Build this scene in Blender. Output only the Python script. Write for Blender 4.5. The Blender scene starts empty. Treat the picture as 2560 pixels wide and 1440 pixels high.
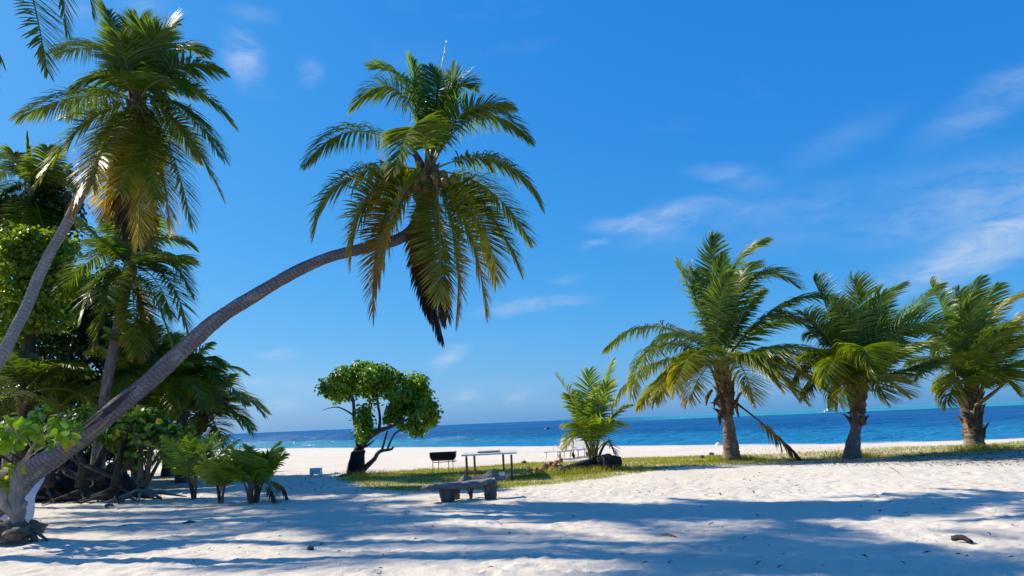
import bpy, math, random
import numpy as np
from mathutils import Vector, Matrix

R = math.radians
SC = bpy.context.scene
COL = SC.collection
# ------------------------------------------------------------------ camera
F = 1950.0; W, H = 2560.0, 1440.0
CAMZ = 1.6; PITCH = R(9.75); ROLL = R(-2.36)
cam = bpy.data.cameras.new('camera')
cam.sensor_width = 36.0; cam.lens = 36.0 * F / W; cam.clip_start = 0.05; cam.clip_end = 40000
camo = bpy.data.objects.new('camera', cam); COL.objects.link(camo)
CM = Matrix.Rotation(R(90) + PITCH, 4, 'X') @ Matrix.Rotation(ROLL, 4, 'Z')
camo.matrix_world = Matrix.Translation((0, 0, CAMZ)) @ CM
SC.camera = camo
CAM = np.array([0, 0, CAMZ])

# ------------------------------------------------------------------ sun and sky
SUN_EL = R(36); SUN_AZ = R(-68)          # azimuth from +Y, negative to the left
SD = Vector((math.sin(SUN_AZ) * math.cos(SUN_EL), math.cos(SUN_AZ) * math.cos(SUN_EL), math.sin(SUN_EL)))
sl = bpy.data.lights.new('sun', 'SUN'); sl.energy = 4.9; sl.angle = R(0.53); sl.color = (1.0, 0.92, 0.76)
so = bpy.data.objects.new('sun', sl); COL.objects.link(so)
so.rotation_euler = SD.to_track_quat('Z', 'Y').to_euler(); so.location = (0, 0, 30)

SC.view_settings.view_transform = 'Standard'; SC.view_settings.look = 'None'
SC.view_settings.gamma = 1.0; SC.view_settings.use_curve_mapping = False
SC.view_settings.exposure = 0.60
SC.cycles.max_bounces = 8; SC.cycles.transparent_max_bounces = 8
SC.cycles.use_denoising = True
SC.cycles.sample_clamp_indirect = 6.0


def ray(px, py):
    v = CM.to_3x3() @ Vector(((px - W / 2) / F, -(py - H / 2) / F, -1.0))
    return np.array(v)


def at(px, py, Y):
    """point on the sight line through a pixel, Y metres in front of the camera"""
    d = ray(px, py)
    return CAM + d * (Y / d[1])


def unit(v):
    v = np.asarray(v, float)
    return v / (np.linalg.norm(v) + 1e-12)


class NT:
    """tiny node helper"""
    def __init__(self, tree):
        self.t = tree

    def n(self, kind, **kw):
        nd = self.t.nodes.new(kind)
        for k, v in kw.items():
            if k.startswith('i_'):
                key = k[2:]
                key = int(key) if key.isdigit() else key
                self.put(nd, key, v)
            else:
                setattr(nd, k, v)
        return nd

    def put(self, nd, key, v):
        s = nd.inputs[key]
        if isinstance(v, bpy.types.NodeSocket):
            self.t.links.new(v, s)
        elif isinstance(v, bpy.types.Node):
            self.t.links.new(v.outputs[0], s)
        else:
            s.default_value = v

    def math(self, op, a, b=0.0, c=0.0, clamp=False):
        nd = self.n('ShaderNodeMath', operation=op, use_clamp=clamp)
        self.put(nd, 0, a); self.put(nd, 1, b)
        if op in ('MULTIPLY_ADD', 'SMOOTH_MIN', 'COMPARE'):
            self.put(nd, 2, c)
        return nd.outputs[0]

    def vm(self, op, a, b=(0, 0, 0)):
        nd = self.n('ShaderNodeVectorMath', operation=op)
        self.put(nd, 0, a)
        if op == 'SCALE':
            self.put(nd, 'Scale', b)
        elif op != 'LENGTH':
            self.put(nd, 1, b)
        return nd.outputs['Value'] if op in ('DOT_PRODUCT', 'LENGTH', 'DISTANCE') else nd.outputs[0]

    def noise(self, vec, scale, detail=3.0, rough=0.55, dist=0.0, color=False):
        nd = self.n('ShaderNodeTexNoise')
        if vec is not None:
            self.put(nd, 'Vector', vec)
        nd.inputs['Scale'].default_value = scale; nd.inputs['Detail'].default_value = detail
        nd.inputs['Roughness'].default_value = rough; nd.inputs['Distortion'].default_value = dist
        return nd.outputs[1] if color else nd.outputs[0]

    def mr(self, v, a, b, c=0.0, d=1.0, smooth=False):
        nd = self.n('ShaderNodeMapRange')
        if smooth:
            nd.interpolation_type = 'SMOOTHSTEP'
        self.put(nd, 0, v)
        for i, x in enumerate((a, b, c, d)):
            self.put(nd, i + 1, x)
        return nd.outputs[0]

    def mix(self, f, a, b, blend='MIX'):
        nd = self.n('ShaderNodeMix', data_type='RGBA', blend_type=blend)
        self.put(nd, 0, f)
        for k, v in ((6, a), (7, b)):
            if isinstance(v, tuple) and len(v) == 3:
                v = v + (1.0,)
            self.put(nd, k, v)
        return nd.outputs[2]

    def mapping(self, vec, scale=(1, 1, 1), rot=(0, 0, 0), loc=(0, 0, 0)):
        nd = self.n('ShaderNodeMapping')
        self.put(nd, 0, vec); nd.inputs[1].default_value = loc
        nd.inputs[2].default_value = rot; nd.inputs[3].default_value = scale
        return nd.outputs[0]

    def bump(self, h, strength=0.5, dist=0.02, normal=None):
        nd = self.n('ShaderNodeBump')
        self.put(nd, 'Height', h); nd.inputs['Strength'].default_value = strength
        nd.inputs['Distance'].default_value = dist
        if normal is not None:
            self.put(nd, 'Normal', normal)
        return nd.outputs[0]


# world: Nishita sky, a little more saturated, with thin drifting cloud
wd = bpy.data.worlds.new('World'); SC.world = wd; wd.use_nodes = True
T = NT(wd.node_tree)
bg = wd.node_tree.nodes['Background']
sky = T.n('ShaderNodeTexSky', sky_type='NISHITA', sun_disc=False, sun_elevation=SUN_EL, sun_rotation=SUN_AZ,
          altitude=0.0, air_density=1.0, dust_density=0.8, ozone_density=2.0)
hs = T.n('ShaderNodeHueSaturation', i_Saturation=1.2, i_Value=1.0, i_Color=sky.outputs[0])
tint = T.mix(1.0, hs.outputs[0], (0.42, 0.90, 1.55), 'MULTIPLY')
sc_ = T.n('ShaderNodeSeparateColor', i_0=tint)      # soften the contrast between zenith and horizon
UN = 0.105 * 2 ** 0.42
grade = [T.math('MULTIPLY', T.math('POWER', T.math('MULTIPLY', sc_.outputs[k], UN), g_), kk / UN) for k, (kk, g_) in enumerate(((.80, 1.15), (.575, .58), (.80, .28)))]
tint = T.n('ShaderNodeCombineColor', i_0=grade[0], i_1=grade[1], i_2=grade[2]).outputs[0]
tc = T.n('ShaderNodeTexCoord').outputs['Generated']
wob = T.vm('SUBTRACT', T.noise(T.mapping(tc, (5, 5, 9)), 2.2, 5, 0.62, color=True), (0.5, 0.5, 0.5))
dirw = T.vm('ADD', tc, T.vm('SCALE', wob, 0.032))
CLOUDS = [  # px, py, half width px, half height px, tilt deg, strength
    (602, 138, 50, 64, 20, .80), (775, 180, 38, 34, 0, .34), (632, 32, 60, 26, 0, .20), (360, 12, 70, 26, 0, .26), (190, 30, 60, 40, 0, .18),
    (1540, 565, 90, 22, -4, .55), (1670, 545, 120, 42, 12, .42), (1800, 540, 280, 60, 6, .22), (1830, 440, 110, 26, -14, .26),
    (2420, 645, 270, 50, 13, .70), (2520, 560, 160, 34, 14, .58), (2470, 490, 290, 70, 12, .40), (2160, 520, 420, 80, 8, .15),
    (2500, 240, 190, 46, 22, .34), (2100, 350, 160, 40, 20, .14), (1340, 762, 160, 18, 4, .42), (1480, 607, 45, 12, 6, .30), (1420, 700, 60, 14, 0, .2),
    (1130, 893, 62, 30, 26, .62), (1160, 990, 34, 18, 10, .50), (1292, 988, 40, 17, 14, .45), (1200, 985, 260, 40, 3, .22),
    (690, 1012, 62, 22, 4, .52), (610, 955, 70, 16, -2, .40), (690, 890, 60, 14, -2, .30), (1900, 960, 700, 40, 2, .16), (760, 960, 240, 60, 0, .20),
]
acc = None
for px, py, rx, ry, rot, st in CLOUDS:
    c = unit(ray(px, py)); up = np.array([0, 0, 1.0])
    rt = unit(np.cross(c, up)); u2 = np.cross(rt, c); a = R(rot)
    ex = (rt * math.cos(a) + u2 * math.sin(a)) / (rx / F * 1.25)
    ey = (-rt * math.sin(a) + u2 * math.cos(a)) / (ry / F * 1.35)
    p = T.vm('SUBTRACT', dirw, tuple(c))
    cx = T.n('ShaderNodeCombineXYZ', i_0=T.vm('DOT_PRODUCT', p, tuple(ex)), i_1=T.vm('DOT_PRODUCT', p, tuple(ey)))
    m = T.mr(T.vm('LENGTH', cx.outputs[0]), 1.0, 0.0, 0.0, st, True)
    acc = m if acc is None else T.math('ADD', acc, m)
wisp = T.mr(T.noise(T.mapping(dirw, (9, 9, 30)), 1.6, 7, 0.6, 0.5), 0.33, 0.66, 0.12, 1.0)
far = T.mr(T.noise(T.mapping(dirw, (3, 3, 10)), 1.3, 5, 0.6), 0.62, 0.85, 0.0, 0.08)   # sparse cirrus over the rest of the sky
cf = T.math('MINIMUM', T.math('ADD', T.math('MULTIPLY', T.math('MULTIPLY', acc, 0.72), wisp), far), 0.85)
skyc = T.mix(cf, tint, (5.0, 5.6, 6.6))
T.put(bg, 0, skyc); bg.inputs[1].default_value = 0.093

# ------------------------------------------------------------------ terrain
SEA = -0.5
_SX = [-400, -60, -37, -20, 4, 15, 20, 30, 60, 400]
_SY = [440, 131, 108, 90, 64, 52.5, 47.5, 45, 41, 30]


def shore(x):
    return np.interp(x, _SX, _SY)


def ground(x, y):
    x = np.asarray(x, float); y = np.asarray(y, float)
    s = (shore(x) - y) * 0.74
    t = np.clip(1 - s / 17.0, 0, 1)
    z = np.where(s > 0, SEA * t ** 1.35, SEA + np.maximum(s, -90) * 0.06)
    land = np.clip(s / 10.0, 0, 1)
    und = 0.03 * np.sin(x * 0.5 + y * 0.21) + 0.018 * np.sin(x * 0.37 - y * 0.7 + 1.3) + 0.006 * np.sin(x * 1.9 + y * 1.1) * np.cos(y * 1.7 - x * .4)
    return z + und * land


def gz(x, y):
    return float(ground(x, y))


def gp(px, py):
    """ground point under a pixel"""
    d = ray(px, py); p = CAM + d * (CAMZ / max(-d[2], 1e-4))
    for _ in range(12):
        k = (gz(p[0], p[1]) - CAMZ) / min(d[2], -1e-4)
        p = CAM + d * (0.5 * k + 0.5 * (p[1] / d[1]))
    p[2] = gz(p[0], p[1])
    return p


# ------------------------------------------------------------------ materials
def newmat(name):
    m = bpy.data.materials.new(name); m.use_nodes = True
    t = NT(m.node_tree); b = m.node_tree.nodes['Principled BSDF']
    return m, t, b


def pos(t):
    return t.n('ShaderNodeTexCoord').outputs['Object']


def attr(t, name, out='Color'):
    return t.n('ShaderNodeAttribute', attribute_name=name).outputs[out]


def leafmat(name, rough=0.34, spec=0.5, trans=0.34, tgain=(1.9, 1.7, 0.6), vein=0.0):
    m, t, b = newmat(name)
    c = attr(t, 'col')
    nz = t.noise(pos(t), 2.3, 3)
    c2 = t.mix(t.mr(nz, .3, .7, 0, 1), t.mix(1.0, c, (0.72, 0.78, 0.7), 'MULTIPLY'), t.mix(1.0, c, (1.22, 1.16, 1.0), 'MULTIPLY'))
    t.put(b, 'Base Color', c2); b.inputs['Roughness'].default_value = rough
    b.inputs['Specular IOR Level'].default_value = spec
    tr = t.n('ShaderNodeBsdfTranslucent'); t.put(tr, 0, t.mix(1.0, c2, tgain, 'MULTIPLY'))
    mx = t.n('ShaderNodeMixShader'); mx.inputs[0].default_value = trans
    m.node_tree.links.new(b.outputs[0], mx.inputs[1]); m.node_tree.links.new(tr.outputs[0], mx.inputs[2])
    m.node_tree.links.new(mx.outputs[0], m.node_tree.nodes['Material Output'].inputs[0])
    return m


def palmbark(name, base, dark, light, ring=9.0, painted=False):
    m, t, b = newmat(name)
    v = attr(t, 'tc', 'Vector')
    sep = t.n('ShaderNodeSeparateXYZ', i_0=v)
    n1 = t.noise(v, 2.2, 4, .6); n2 = t.noise(t.mapping(v, (6, 6, 1.2)), 3.0, 4, .65); n3 = t.noise(v, 30, 3, .6)
    ph = t.math('MULTIPLY_ADD', sep.outputs[2], ring, t.math('MULTIPLY', n1, 3.2))
    fr = t.math('FRACT', ph)
    rg = t.mr(t.math('ABSOLUTE', t.math('SUBTRACT', fr, 0.5)), 0.34, 0.5, 0, 1)
    c = t.mix(t.mr(n2, .32, .68), dark, base)
    c = t.mix(t.mr(n1, .5, .72), c, light)
    c = t.mix(t.math('MULTIPLY', t.math('MULTIPLY', rg, n2), .95), c, tuple(x * .42 for x in dark))
    c = t.mix(t.mr(n3, .35, .75, 0, .35), c, light)
    t.put(b, 'Base Color', c); b.inputs['Roughness'].default_value = .9; b.inputs['Specular IOR Level'].default_value = .15
    h = t.math('ADD', t.math('MULTIPLY', t.math('MULTIPLY', rg, n2), -1.1), t.math('ADD', t.math('MULTIPLY', n3, .4), t.math('MULTIPLY', n2, .5)))
    t.put(b, 'Normal', t.bump(h, .9, .025))
    return m


def noisemat(name, c1, c2, scale=6.0, rough=.8, bump=.4, bd=.01, stretch=(1, 1, 1), spec=.3, metal=0.0, c3=None, c3r=(.6, .75)):
    m, t, b = newmat(name)
    p = t.mapping(pos(t), stretch)
    n = t.noise(p, scale, 5, .6); n2 = t.noise(p, scale * 4.5, 3, .6)
    c = t.mix(t.mr(n, .32, .68), c1, c2)
    if c3:
        c = t.mix(t.mr(t.noise(p, scale * .7, 4, .65, .5), c3r[0], c3r[1]), c, c3)
    t.put(b, 'Base Color', c); b.inputs['Roughness'].default_value = rough
    b.inputs['Specular IOR Level'].default_value = spec; b.inputs['Metallic'].default_value = metal
    if bump:
        t.put(b, 'Normal', t.bump(t.math('ADD', n, t.math('MULTIPLY', n2, .5)), bump, bd))
    return m


M = {}
M['palm'] = leafmat('palm_leaflet', .41, .5, .42, (2.1, 1.8, .4))
M['rachis'] = leafmat('palm_midrib', .42, .4, .0)
M['leaf'] = leafmat('broad_leaf', .36, .45, .36, (1.9, 1.9, .5))
M['grass'] = leafmat('grass_blade', .6, .2, .3, (1.4, 1.4, .7))
M['litter'] = leafmat('dry_leaf', .75, .2, .1, (1, 1, 1))
M['trunk_grey'] = palmbark('palm_bark_grey', (.225, .185, .18), (.10, .075, .075), (.34, .30, .285), 12.0)
M['trunk_smooth'] = palmbark('palm_bark_pale', (.33, .30, .28), (.20, .18, .165), (.42, .39, .36), 10.0)
M['trunk_brown'] = palmbark('palm_bark_brown', (.24, .17, .12), (.11, .075, .055), (.40, .33, .27), 15.0)
M['trunk_shaded'] = palmbark('palm_bark_shaded', (.10, .08, .065), (.045, .035, .03), (.16, .13, .11), 12.0)  # young palm trunks: shade of the wood put into the bark colour
M['boot'] = noisemat('palm_leaf_base', (.045, .03, .022), (.17, .115, .07), 9, .9, .8, .03, (1, 1, .35), c3=(.20, .145, .095))
M['fibre'] = noisemat('palm_fibre', (.10, .055, .03), (.25, .15, .08), 18, .95, .9, .03, (2, 2, .3))
M['coconut'] = noisemat('coconut_skin', (.22, .11, .03), (.17, .13, .03), 5, .45, .2, .01, spec=.45, c3=(.10, .05, .025))
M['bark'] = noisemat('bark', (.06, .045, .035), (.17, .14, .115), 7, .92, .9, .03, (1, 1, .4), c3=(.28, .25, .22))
M['bark_shaded'] = noisemat('bark_shaded', (.022, .017, .014), (.075, .06, .05), 7, .92, .9, .03, (1, 1, .4), c3=(.12, .10, .085))  # darker copy of bark, with the shade under the trees in its colour
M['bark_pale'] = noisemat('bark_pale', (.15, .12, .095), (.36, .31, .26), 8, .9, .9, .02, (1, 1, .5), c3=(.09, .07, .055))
M['charred'] = noisemat('charred_wood', (.006, .006, .007), (.025, .022, .021), 5, .75, .9, .03, (1, 1, .3), c3=(.08, .075, .07), c3r=(.62, .8))
M['drift'] = noisemat('weathered_driftwood', (.11, .105, .10), (.27, .255, .25), 4.5, .88, .8, .025, (.35, 1.6, 1.6), c3=(.34, .32, .31), c3r=(.58, .8))
M['plank'] = noisemat('bleached_plank', (.30, .29, .28), (.46, .44, .42), 5, .8, .5, .012, (.3, 2, 2))
M['log'] = noisemat('dark_log', (.012, .011, .011), (.05, .044, .042), 4, .85, .9, .04, (.35, 1.5, 1.5), c3=(.12, .11, .105), c3r=(.62, .8))
M['husk'] = noisemat('coconut_husk', (.28, .13, .06), (.40, .23, .13), 12, .95, .8, .02, c3=(.16, .075, .04))
M['oldhusk'] = noisemat('old_husk', (.06, .05, .04), (.16, .13, .10), 12, .95, .8, .02)
M['rust'] = noisemat('rusty_steel', (.12, .05, .025), (.24, .10, .045), 14, .85, .4, .005, c3=(.05, .03, .025))
M['soot'] = noisemat('sooty_drum_steel', (.018, .014, .014), (.05, .035, .03), 8, .6, .3, .005, c3=(.10, .045, .025), c3r=(.62, .78))
M['inner'] = noisemat('bare_drum_end', (.20, .24, .28), (.32, .36, .40), 6, .45, .2, .004, metal=.5)
M['post'] = noisemat('weathered_post', (.09, .06, .05), (.17, .115, .09), 10, .9, .5, .006, (3, 3, .3))
M['tabletop'] = noisemat('pale_board', (.46, .47, .46), (.60, .61, .60), 5, .7, .2, .004)
M['tray'] = noisemat('dull_grey_tray', (.13, .16, .18), (.19, .22, .24), 6, .5, .2, .004)
M['plastic'] = noisemat('white_plastic', (.64, .60, .53), (.72, .68, .61), 4, .4, .05, .002, spec=.5)
M['stool'] = noisemat('pale_blue_plastic', (.50, .60, .68), (.58, .67, .74), 4, .45, .05, .002, spec=.5)
M['wheel'] = noisemat('dark_rubber', (.03, .03, .03), (.05, .05, .05), 8, .8, .2, .003)
M['sheet'] = noisemat('white_tarpaulin', (.66, .68, .74), (.76, .78, .82), 2, .6, .5, .04)
M['paint'] = noisemat('orange_paint', (.46, .22, .07), (.33, .18, .09), 16, .8, .5, .004)
M['scar'] = noisemat('dark_scar', (.03, .02, .022), (.09, .06, .06), 10, .9, .9, .02, (.4, 1, 1))
M['soil'] = noisemat('root_soil', (.09, .07, .05), (.22, .18, .14), 10, .95, 1.0, .04, c3=(.42, .38, .33), c3r=(.6, .75))
M['fl_dark'] = noisemat('dark_cloth', (.02, .015, .03), (.03, .02, .04), 6, .7, 0)
M['fl_pink'] = noisemat('faded_pink', (.45, .22, .26), (.5, .28, .3), 6, .6, 0)
M['glass'] = noisemat('dark_window', (.02, .03, .04), (.03, .04, .05), 4, .15, 0)

# sand
m, t, b = newmat('coral_sand'); M['sand'] = m
p = pos(t)
n1 = t.noise(p, .35, 4, .55); n2 = t.noise(p, 5.5, 5, .62); n3 = t.noise(p, 42, 4, .7); n4 = t.noise(p, 160, 2, .6)
c = t.mix(t.mr(n1, .3, .7), (.63, .55, .445), (.72, .64, .53))
c = t.mix(t.mr(n2, .55, .8, 0, .4), c, (.45, .385, .31))
c = t.mix(t.mr(n3, .66, .74, 0, .65), c, (.22, .17, .12))
c = t.mix(t.mr(n4, .35, .7, 0, .35), c, (.76, .67, .58))
gr = attr(t, 'grass', 'Fac')
gm = t.math('MULTIPLY', gr, t.mr(t.noise(p, 1.6, 5, .72), .40, .56, .0, 1.0), clamp=True)
gcol = t.mix(t.mr(t.noise(p, 1.1, 3), .38, .62), (.33, .31, .085), (.48, .40, .19))
c = t.mix(t.math('MULTIPLY', gm, .82), c, gcol)
lt = attr(t, 'litter', 'Fac')
lm = t.math('MULTIPLY', lt, t.mr(t.noise(t.mapping(p, (1, 2.2, 1)), 4.5, 5, .75), .40, .60, 0, 1), clamp=True)
c = t.mix(t.math('MULTIPLY', lm, .8), c, t.mix(n2, (.10, .075, .05), (.20, .15, .10)))
t.put(b, 'Base Color', c); b.inputs['Roughness'].default_value = .95; b.inputs['Specular IOR Level'].default_value = .1
h = t.math('ADD', t.math('MULTIPLY', n2, 1.0), t.math('ADD', t.math('MULTIPLY', n3, .34), t.math('MULTIPLY', n4, .10)))
t.put(b, 'Normal', t.bump(h, .7, .06))

# sea
m, t, b = newmat('sea_water'); M['sea'] = m
p = pos(t); sp = t.n('ShaderNodeSeparateXYZ', i_0=p)
off = attr(t, 'off', 'Fac')   # metres beyond the waterline
patch = t.noise(t.mapping(p, (.010, .022, 1)), 1.0, 5, .6)
c = t.mix(t.mr(patch, .35, .68), (.0045, .078, .225), (.0085, .125, .33))
c = t.mix(t.mr(off, 0, 75, .80, 0, True), c, (.020, .25, .44))
lag = t.math('MULTIPLY', t.mr(sp.outputs[0], 6, -26, 0, 1, True), t.mr(off, 4, 60, 1, 0, True))
c = t.mix(t.math('MULTIPLY', lag, .8), c, (.06, .30, .38))
edge = t.math('ADD', sp.outputs[1], t.math('MULTIPLY', t.noise(t.mapping(p, (.004, .004, 1)), 1.0, 3), 260))
reef = t.math('MULTIPLY', t.mr(edge, 560, 600, 0, 1, True), t.mr(t.math('DIVIDE', sp.outputs[0], sp.outputs[1]), .08, .22, 0, 1, True))
lane = t.mr(t.math('ABSOLUTE', t.math('SUBTRACT', sp.outputs[1], 1150.0)), 120, 260, .55, 1, True)
c = t.mix(t.math('MULTIPLY', reef, lane), c, (.045, .31, .37))
t.put(b, 'Base Color', c); b.inputs['Roughness'].default_value = .5
b.inputs['Specular IOR Level'].default_value = 0.0
w1 = t.noise(t.mapping(p, (.16, .42, 1), (0, 0, R(-8))), 1.0, 5, .62, .6)
w2 = t.noise(t.mapping(p, (.7, 1.9, 1), (0, 0, R(6))), 1.0, 4, .65, .4)
hh = t.math('ADD', t.math('MULTIPLY', w1, 1.0), t.math('MULTIPLY', w2, .28))
nb = t.bump(hh, 1.0, 1.5); t.put(b, 'Normal', nb)
gl = t.n('ShaderNodeBsdfGlossy', i_Roughness=.16, i_Normal=nb)
mxs = t.n('ShaderNodeMixShader'); mxs.inputs[0].default_value = .22
m.node_tree.links.new(b.outputs[0], mxs.inputs[1]); m.node_tree.links.new(gl.outputs[0], mxs.inputs[2])
m.node_tree.links.new(mxs.outputs[0], m.node_tree.nodes['Material Output'].inputs[0])
foam = t.math('MULTIPLY', t.mr(w1, .74, .78, 0, .6), t.mr(t.noise(t.mapping(p, (.02, .03, 1)), 1.0, 2), .5, .65))
foam = t.math('ADD', foam, t.math('MULTIPLY', t.mr(off, 2.0, .3), t.mr(t.noise(p, .5, 4, .6), .42, .6)), clamp=True)
t.put(b, 'Base Color', t.mix(t.math('MULTIPLY', foam, .75), c, (.75, .80, .82)))

# ------------------------------------------------------------------ mesh helpers
def link(name, me, mat=None, parent=None):
    o = bpy.data.objects.new(name, me); COL.objects.link(o)
    if mat is not None and me is not None and not me.materials:
        me.materials.append(M[mat])
    if parent is not None:
        o.parent = parent
    return o


def mesh(name, V, Fs, col=None, smooth=True, tc=None):
    me = bpy.data.meshes.new(name)
    V = np.asarray(V, np.float32)
    if isinstance(Fs, np.ndarray):
        k = Fs.shape[1]; nf = len(Fs)
        me.vertices.add(len(V)); me.vertices.foreach_set('co', V.ravel())
        me.loops.add(nf * k); me.loops.foreach_set('vertex_index', Fs.ravel().astype(np.int32))
        me.polygons.add(nf); me.polygons.foreach_set('loop_start', np.arange(0, nf * k, k, dtype=np.int32))
        me.update(calc_edges=True)
    else:
        me.from_pydata([tuple(map(float, v)) for v in V], [], [tuple(int(i) for i in f) for f in Fs])
        me.update()
    if smooth:
        me.polygons.foreach_set('use_smooth', np.ones(len(me.polygons), bool))
    if col is not None:
        a = me.color_attributes.new('col', 'FLOAT_COLOR', 'POINT')
        c4 = np.ones((len(V), 4), np.float32); c4[:, :3] = col
        a.data.foreach_set('color', c4.ravel())
    if tc is not None:
        a = me.attributes.new('tc', 'FLOAT_VECTOR', 'POINT')
        a.data.foreach_set('vector', np.asarray(tc, np.float32).ravel())
    return me


def thing(name, base, label, cat, group=None):
    o = bpy.data.objects.new(name, None); COL.objects.link(o)
    o.empty_display_size = .2
    o.location = tuple(map(float, base)); o['label'] = label; o['category'] = cat
    if group:
        o['group'] = group
    o['_b'] = [float(x) for x in base]
    return o


def base_of(o):
    return np.array(o['_b'])


def tag(o, label, cat, group=None):
    o['label'] = label; o['category'] = cat
    if group:
        o['group'] = group
    return o


def catmull(P, n):
    P = np.asarray(P, float)
    if len(P) == 2:
        s = np.linspace(0, 1, n)[:, None]
        return P[0] * (1 - s) + P[1] * s
    Q = np.vstack([2 * P[0] - P[1], P, 2 * P[-1] - P[-2]])
    out = []
    for s in np.linspace(0, len(P) - 1 - 1e-9, n):
        i = int(s); u = s - i
        a, b_, c_, d = Q[i], Q[i + 1], Q[i + 2], Q[i + 3]
        out.append(.5 * ((2 * b_) + (-a + c_) * u + (2 * a - 5 * b_ + 4 * c_ - d) * u * u + (-a + 3 * b_ - 3 * c_ + d) * u ** 3))
    return np.array(out)


def frames(C):
    Tn = np.gradient(C, axis=0); Tn /= np.linalg.norm(Tn, axis=1)[:, None] + 1e-9
    ref = np.array([0, 0, 1.0]) if abs(Tn[0][2]) < .9 else np.array([0, 1.0, 0])
    N = np.zeros_like(C); n = unit(ref - ref.dot(Tn[0]) * Tn[0])
    for i in range(len(C)):
        n = unit(n - n.dot(Tn[i]) * Tn[i]); N[i] = n
    return Tn, N, np.cross(Tn, N)


def tube(P, rad, n=24, seg=10, ringstep=0.0, ringamp=0.0, lump=0.0, seed=0, cap=True):
    """tapered tube through control points; returns V, faces, tc, (centres, frames, radii)"""
    rng = np.random.default_rng(seed)
    PR = np.hstack([np.asarray(P, float), np.asarray(rad, float)[:, None]])
    Q = catmull(PR, n); C = Q[:, :3]; r = np.maximum(Q[:, 3], 1e-3)
    Tn, N, B = frames(C)
    L = np.concatenate([[0], np.cumsum(np.linalg.norm(np.diff(C, axis=0), axis=1))])
    if ringamp:
        r = r * (1 + ringamp * (((L / ringstep) % 1.0) - .5) + ringamp * .6 * rng.standard_normal(n))
    A = np.linspace(0, 2 * np.pi, seg, endpoint=False)
    ca, sa = np.cos(A), np.sin(A)
    rr = r[:, None] * np.ones(seg)
    if lump:
        k1, k2 = rng.uniform(2, 6, 2); f1, f2 = rng.uniform(0, 6, 2)
        rr = rr * (1 + lump * np.sin(A[None] * 2 + L[:, None] * k1 + f1) + lump * .7 * np.sin(A[None] * 3 - L[:, None] * k2 + f2) + lump * .4 * rng.standard_normal((n, seg)))
    V = C[:, None] + (N[:, None] * ca[None, :, None] + B[:, None] * sa[None, :, None]) * rr[..., None]
    tcv = np.stack([np.tile(ca * .5, (n, 1)), np.tile(sa * .5, (n, 1)), np.repeat(L[:, None], seg, 1)], -1)
    V = V.reshape(-1, 3); tcv = tcv.reshape(-1, 3)
    i, j = np.meshgrid(np.arange(n - 1), np.arange(seg), indexing='ij')
    j2 = (j + 1) % seg
    Fq = np.stack([i * seg + j, i * seg + j2, (i + 1) * seg + j2, (i + 1) * seg + j], -1).reshape(-1, 4)
    Fs = [tuple(f) for f in Fq]
    if cap:
        Fs.append(tuple(range(seg))[::-1]); Fs.append(tuple(range((n - 1) * seg, n * seg)))
    return V, Fs, tcv, (C, Tn, N, B, r, L)


def merge(parts):
    V, Fs, tcs, k = [], [], [], 0
    for p in parts:
        v, f = np.asarray(p[0]), p[1]
        V.append(v); Fs += [tuple(int(i) + k for i in q) for q in f]
        tcs.append(p[2] if len(p) > 2 and p[2] is not None else np.zeros((len(v), 3)))
        k += len(v)
    return np.vstack(V), Fs, np.vstack(tcs)


def solid(name, VF, mat, parent=None, smooth=True, label=None):
    V = np.asarray(VF[0], float)
    off_ = base_of(parent) if parent is not None and '_b' in parent else np.zeros(3)
    me = mesh(name, V - off_, VF[1], smooth=smooth, tc=VF[2] if len(VF) > 2 else None)
    o = link(name, me, mat, parent)
    if parent is not None and '_b' in parent:
        o['_b'] = list(map(float, off_))
    if label:
        o['label'] = label
    return o


def box(c, ex, ey, ez, bev=0.0):
    """box from centre and three half-axes, edges chamfered"""
    c, ex, ey, ez = [np.asarray(v, float) for v in (c, ex, ey, ez)]
    if not bev:
        V = [c + sx * ex + sy * ey + sz * ez for sx in (-1, 1) for sy in (-1, 1) for sz in (-1, 1)]
        Fs = [(0, 1, 3, 2), (4, 6, 7, 5), (0, 4, 5, 1), (2, 3, 7, 6), (0, 2, 6, 4), (1, 5, 7, 3)]
        return np.array(V), Fs
    lx, ly, lz = [np.linalg.norm(v) for v in (ex, ey, ez)]
    V = []
    kx, ky, kz = 1 - bev / lx, 1 - bev / ly, 1 - bev / lz
    idx = {}
    for sx in (-1, 1):
        for sy in (-1, 1):
            for sz in (-1, 1):
                for a, (fx, fy, fz) in enumerate(((1, ky, kz), (kx, 1, kz), (kx, ky, 1))):
                    idx[(sx, sy, sz, a)] = len(V)
                    V.append(c + sx * fx * ex + sy * fy * ey + sz * fz * ez)
    Fs = []
    g = lambda *k: idx[k]
    for s in (-1, 1):
        Fs.append((g(s, -1, -1, 0), g(s, 1, -1, 0), g(s, 1, 1, 0), g(s, -1, 1, 0)))
        Fs.append((g(-1, s, -1, 1), g(1, s, -1, 1), g(1, s, 1, 1), g(-1, s, 1, 1)))
        Fs.append((g(-1, -1, s, 2), g(1, -1, s, 2), g(1, 1, s, 2), g(-1, 1, s, 2)))
        for s2 in (-1, 1):
            Fs.append((g(s, s2, -1, 0), g(s, s2, 1, 0), g(s, s2, 1, 1), g(s, s2, -1, 1)))
            Fs.append((g(s, -1, s2, 0), g(s, 1, s2, 0), g(s, 1, s2, 2), g(s, -1, s2, 2)))
            Fs.append((g(-1, s, s2, 1), g(1, s, s2, 1), g(1, s, s2, 2), g(-1, s, s2, 2)))
            for s3 in (-1, 1):
                Fs.append((g(s, s2, s3, 0), g(s, s2, s3, 1), g(s, s2, s3, 2)))
    return np.array(V), Fs


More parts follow.
